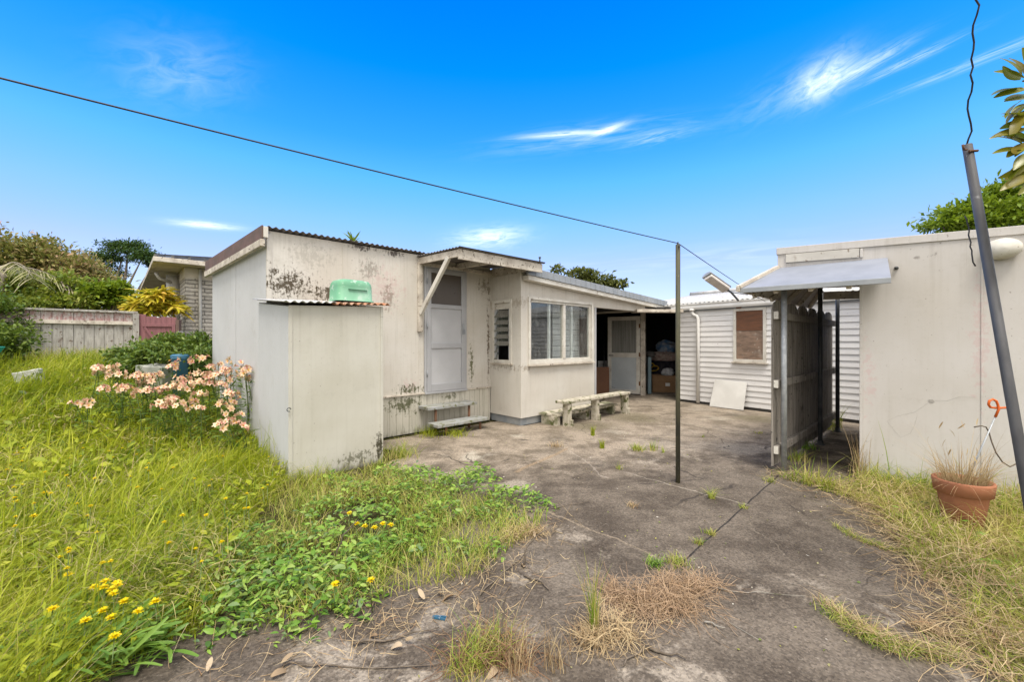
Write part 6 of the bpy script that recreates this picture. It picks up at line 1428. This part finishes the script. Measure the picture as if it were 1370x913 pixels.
# citrus branch reaching in from the right
ct = thing('citrus_tree', 'broad leaved citrus branch reaching in at the right edge', 'tree', V(2.95, 1.45, 0)); mb = MB()
mb.tube([V(2.95, 1.45, -.1), V(2.9, 1.5, 1.0), V(2.75, 1.6, 1.9), V(2.6, 1.7, 2.6)], [.06, .05, .035, .02], 10)
P = []; D = []; 
for (u, v, ln, a_, el, k_) in ((1362, 105, .10, 170, .35, 0), (1362, 100, .08, 140, .5, 0), (1358, 118, .12, 178, -.05, 0), (1366, 120, .09, 200, -.1, 0), (1362, 135, .10, 210, -.5, 0), (1368, 140, .09, 190, -.6, 0), (1364, 150, .08, 220, -.9, 0), (1370, 165, .11, 175, -.05, 0), (1368, 172, .13, 182, -.12, 0),
    (1368, 185, .10, 160, .2, 0), (1366, 196, .12, 200, -.35, 1), (1366, 200, .10, 180, .05, 0), (1372, 205, .13, 215, -.55, 1), (1365, 215, .10, 190, -.9, 1), (1370, 222, .13, 200, -.5, 0), (1375, 235, .14, 195, -.35, 0), (1385, 240, .18, 205, -.5, 0), (1380, 110, .12, 30, .4, 0), (1380, 150, .12, 20, 0, 0), (1385, 200, .12, 10, .2, 0), (1372, 95, .10, 120, .8, 0), (1375, 128, .11, 185, .05, 0), (1372, 158, .10, 200, .3, 0), (1372, 190, .09, 170, -.6, 0), (1362, 192, .05, 200, .5, 0)):
    for j in range(2):
        q = px(u + 4 + j * 5, v + random.uniform(-4, 4) * j, 1.72 + j * .1); P.append(tuple(q)); a = R(a_ + random.uniform(-12, 12)); D.append((math.cos(a), -abs(math.sin(a)) * .4, el))
for (u, v) in ((1375, 108), (1378, 135), (1378, 165), (1378, 200), (1385, 235)): mb.tube([V(2.62, 1.7, 2.0 + (215 - v) / 560 * 1.6), px(u + 12, v, 1.76), px(u - 6, v, 1.72)], [.014, .008, .004], 7)
for (u, v) in ((1375, 108), (1378, 135), (1378, 165), (1378, 200), (1385, 235)):
    a_, b_ = V(2.62, 1.7, 2.0 + (215 - v) / 560 * 1.6), px(u + 12, v, 1.76)
    for t_ in np.linspace(.0, .92, 16):
        q = a_.lerp(b_, t_)
        for j in range(2): P.append(tuple(q + V(random.gauss(0, .02), random.gauss(0, .02), random.gauss(0, .02)))); D.append((random.gauss(-.4, .7) if q.x / q.y > 1.33 else abs(random.gauss(.3, .4)), random.gauss(0, .7), random.gauss(.1, .6)))
rng = np.random.default_rng(3)
ex2 = rng.normal(0, 1, (260, 3)) * np.array([.28, .3, .32]) + np.array([2.75, 1.65, 2.3]); ex2 = ex2[ex2[:, 0] / ex2[:, 1] > 1.27]; P += [tuple(q) for q in ex2]; D += [tuple(q) for q in rng.normal(0, 1, (len(ex2), 3))]
n = len(P); v, f, va = leaves(np.array(P), np.array(D), RNG.uniform(.09, .13, n), RNG.uniform(.032, .044, n), segs=6, curl=.22, fold=.28, up=unit(RNG.normal(0, .5, (n, 3)) + np.array([0, -.5, .8]))); npmesh('crown', v, f, M['citrus'], ct, va)
mb.build('trunk', M['bark'], ct)

# ------------------------------------------------------------------ sky, sun, camera
SUN_EL, SUN_AZ = R(66), R(172)                               # azimuth clockwise from +Y: behind the camera
w = bpy.data.worlds.new('World'); SC.world = w; w.use_nodes = True
t = NT(w.node_tree)
gen = t.n('ShaderNodeTexCoord').outputs['Generated']
d = t.vm('NORMALIZE', gen); dx, dy, dz = t.xyz(d)
sky = t.n('ShaderNodeTexSky', {'sky_type': 'NISHITA', 'sun_disc': False, 'sun_elevation': SUN_EL, 'sun_rotation': SUN_AZ, 'air_density': 1.0, 'dust_density': .3, 'ozone_density': 2.0})
tint = t.ramp(t.m('MAXIMUM', dz, 0.0), [(0.0, (1.0, .88, .90)), (.18, (1.06, 1.0, 1.2)), (.26, (.85, 1.2, 1.45)), (.347, (.50, 1.32, 1.65)), (.417, (.21, 1.16, 1.75)), (.537, (.004, 1.03, 1.9)), (.63, (.0, .88, 2.05)), (1.0, (.1, .7, 2.0))])
tint2 = t.mix(1.0, sky.outputs[0], tint, 'MULTIPLY')
# thin cirrus: each wisp sits round its own direction in the sky
cl_ = None
def wisp(u, v, ang, su, sv, amp, lo=.38, hi=.75, k=5.0):
    global cl_
    c = Vector(((u - CX) / F, 1, (CY - v) / F)).normalized(); rgt = Vector((c.y, -c.x, 0)).normalized(); up = rgt.cross(c).normalized()
    a = rgt * math.cos(R(ang)) + up * math.sin(R(ang)); b = up * math.cos(R(ang)) - rgt * math.sin(R(ang))
    A_ = t.m('DIVIDE', t.vm('DOT_PRODUCT', d, tuple(a)), su); B_2 = t.m('DIVIDE', t.vm('DOT_PRODUCT', d, tuple(b)), sv); C_ = t.ss(t.vm('DOT_PRODUCT', d, tuple(c)), .5, .8)
    vec = t.n('ShaderNodeCombineXYZ', None, X=t.m('MULTIPLY', A_, .8), Y=t.m('MULTIPLY', B_2, 1.0), Z=float(u) * .013).outputs[0]
    nz = t.noise(vec, 1.6, 8, .62, 1.1)
    r2 = t.m('ADD', t.m('MULTIPLY', A_, A_), t.m('MULTIPLY', B_2, B_2)); g = t.m('EXPONENT', t.m('MULTIPLY', r2, -1.0))
    m_ = t.m('MULTIPLY', t.m('MULTIPLY', t.m('MULTIPLY', g, t.ss(nz, lo, hi)), amp), C_)
    cl_ = m_ if cl_ is None else t.m('ADD', cl_, m_)
wisp(1100, 106, 26, .040, .026, .60, .15, .7, 3); wisp(1150, 92, 16, .05, .010, .42, .25, .7); wisp(1215, 82, 10, .05, .006, .3, .3, .7); wisp(1320, 76, 5, .09, .006, .28, .3, .7); wisp(1060, 120, 14, .08, .03, .14, .3, .8); wisp(755, 179, 1, .085, .005, .5, .25, .6); wisp(812, 174, 14, .035, .006, .55, .2, .5); wisp(790, 182, 2, .17, .020, .22, .3, .75); wisp(880, 184, 5, .06, .01, .2)
wisp(240, 95, 20, .08, .045, .16, .2, .8); wisp(275, 301, 3, .045, .006, .6, .25, .6); wisp(655, 318, 5, .07, .020, .6, .25, .66); wisp(960, 345, 0, .3, .03, .12)
vis = t.mix(t.m('MINIMUM', cl_, .92), tint2, (9.5, 9.9, 10.4))
# unseen broken white cloud, added overhead and behind the viewer for soft neutral light
cn = t.noise(d, 2.2, 6, .6)
beh = t.ss(t.m('ADD', t.m('ADD', t.m('MULTIPLY', dy, -.9), t.m('MULTIPLY', dz, .85)), t.m('MULTIPLY', t.m('SUBTRACT', cn, .5), .5)), .12, .55)
ccol = t.mix(t.ss(t.noise(d, 3.1, 6, .6), .35, .7), (8.6, 8.2, 7.7), (13.0, 12.2, 11.2))
fin = t.mix(t.m('MULTIPLY', beh, .95), vis, ccol)
bg = t.n('ShaderNodeBackground', None, Color=fin, Strength=.10)
t.n('ShaderNodeOutputWorld', None, Surface=bg.outputs[0])
sd = bpy.data.lights.new('sun', 'SUN'); sd.energy = 2.2; sd.angle = R(22); sd.color = (1.0, .94, .84)
so = bpy.data.objects.new('sun', sd); COL.objects.link(so)
sv = V(math.sin(SUN_AZ) * math.cos(SUN_EL), math.cos(SUN_AZ) * math.cos(SUN_EL), math.sin(SUN_EL)); so.rotation_euler = sv.to_track_quat('Z', 'Y').to_euler(); so.location = sv * 30

cam = bpy.data.cameras.new('camera'); co_ = bpy.data.objects.new('camera', cam); COL.objects.link(co_)
co_.location = (0, 0, H); co_.rotation_euler = (R(90), 0, 0); cam.sensor_width = 36; cam.lens = F / 1370 * 36; cam.clip_end = 2000; cam.clip_start = .05
cam.shift_y = 0.0005
SC.camera = co_
SC.view_settings.view_transform = 'Standard'; SC.view_settings.look = 'None'; SC.view_settings.gamma = 1; SC.view_settings.exposure = 0.85; SC.view_settings.use_curve_mapping = False
SC.render.engine = 'CYCLES'
SC.cycles.max_bounces = 8; SC.cycles.transparent_max_bounces = 12
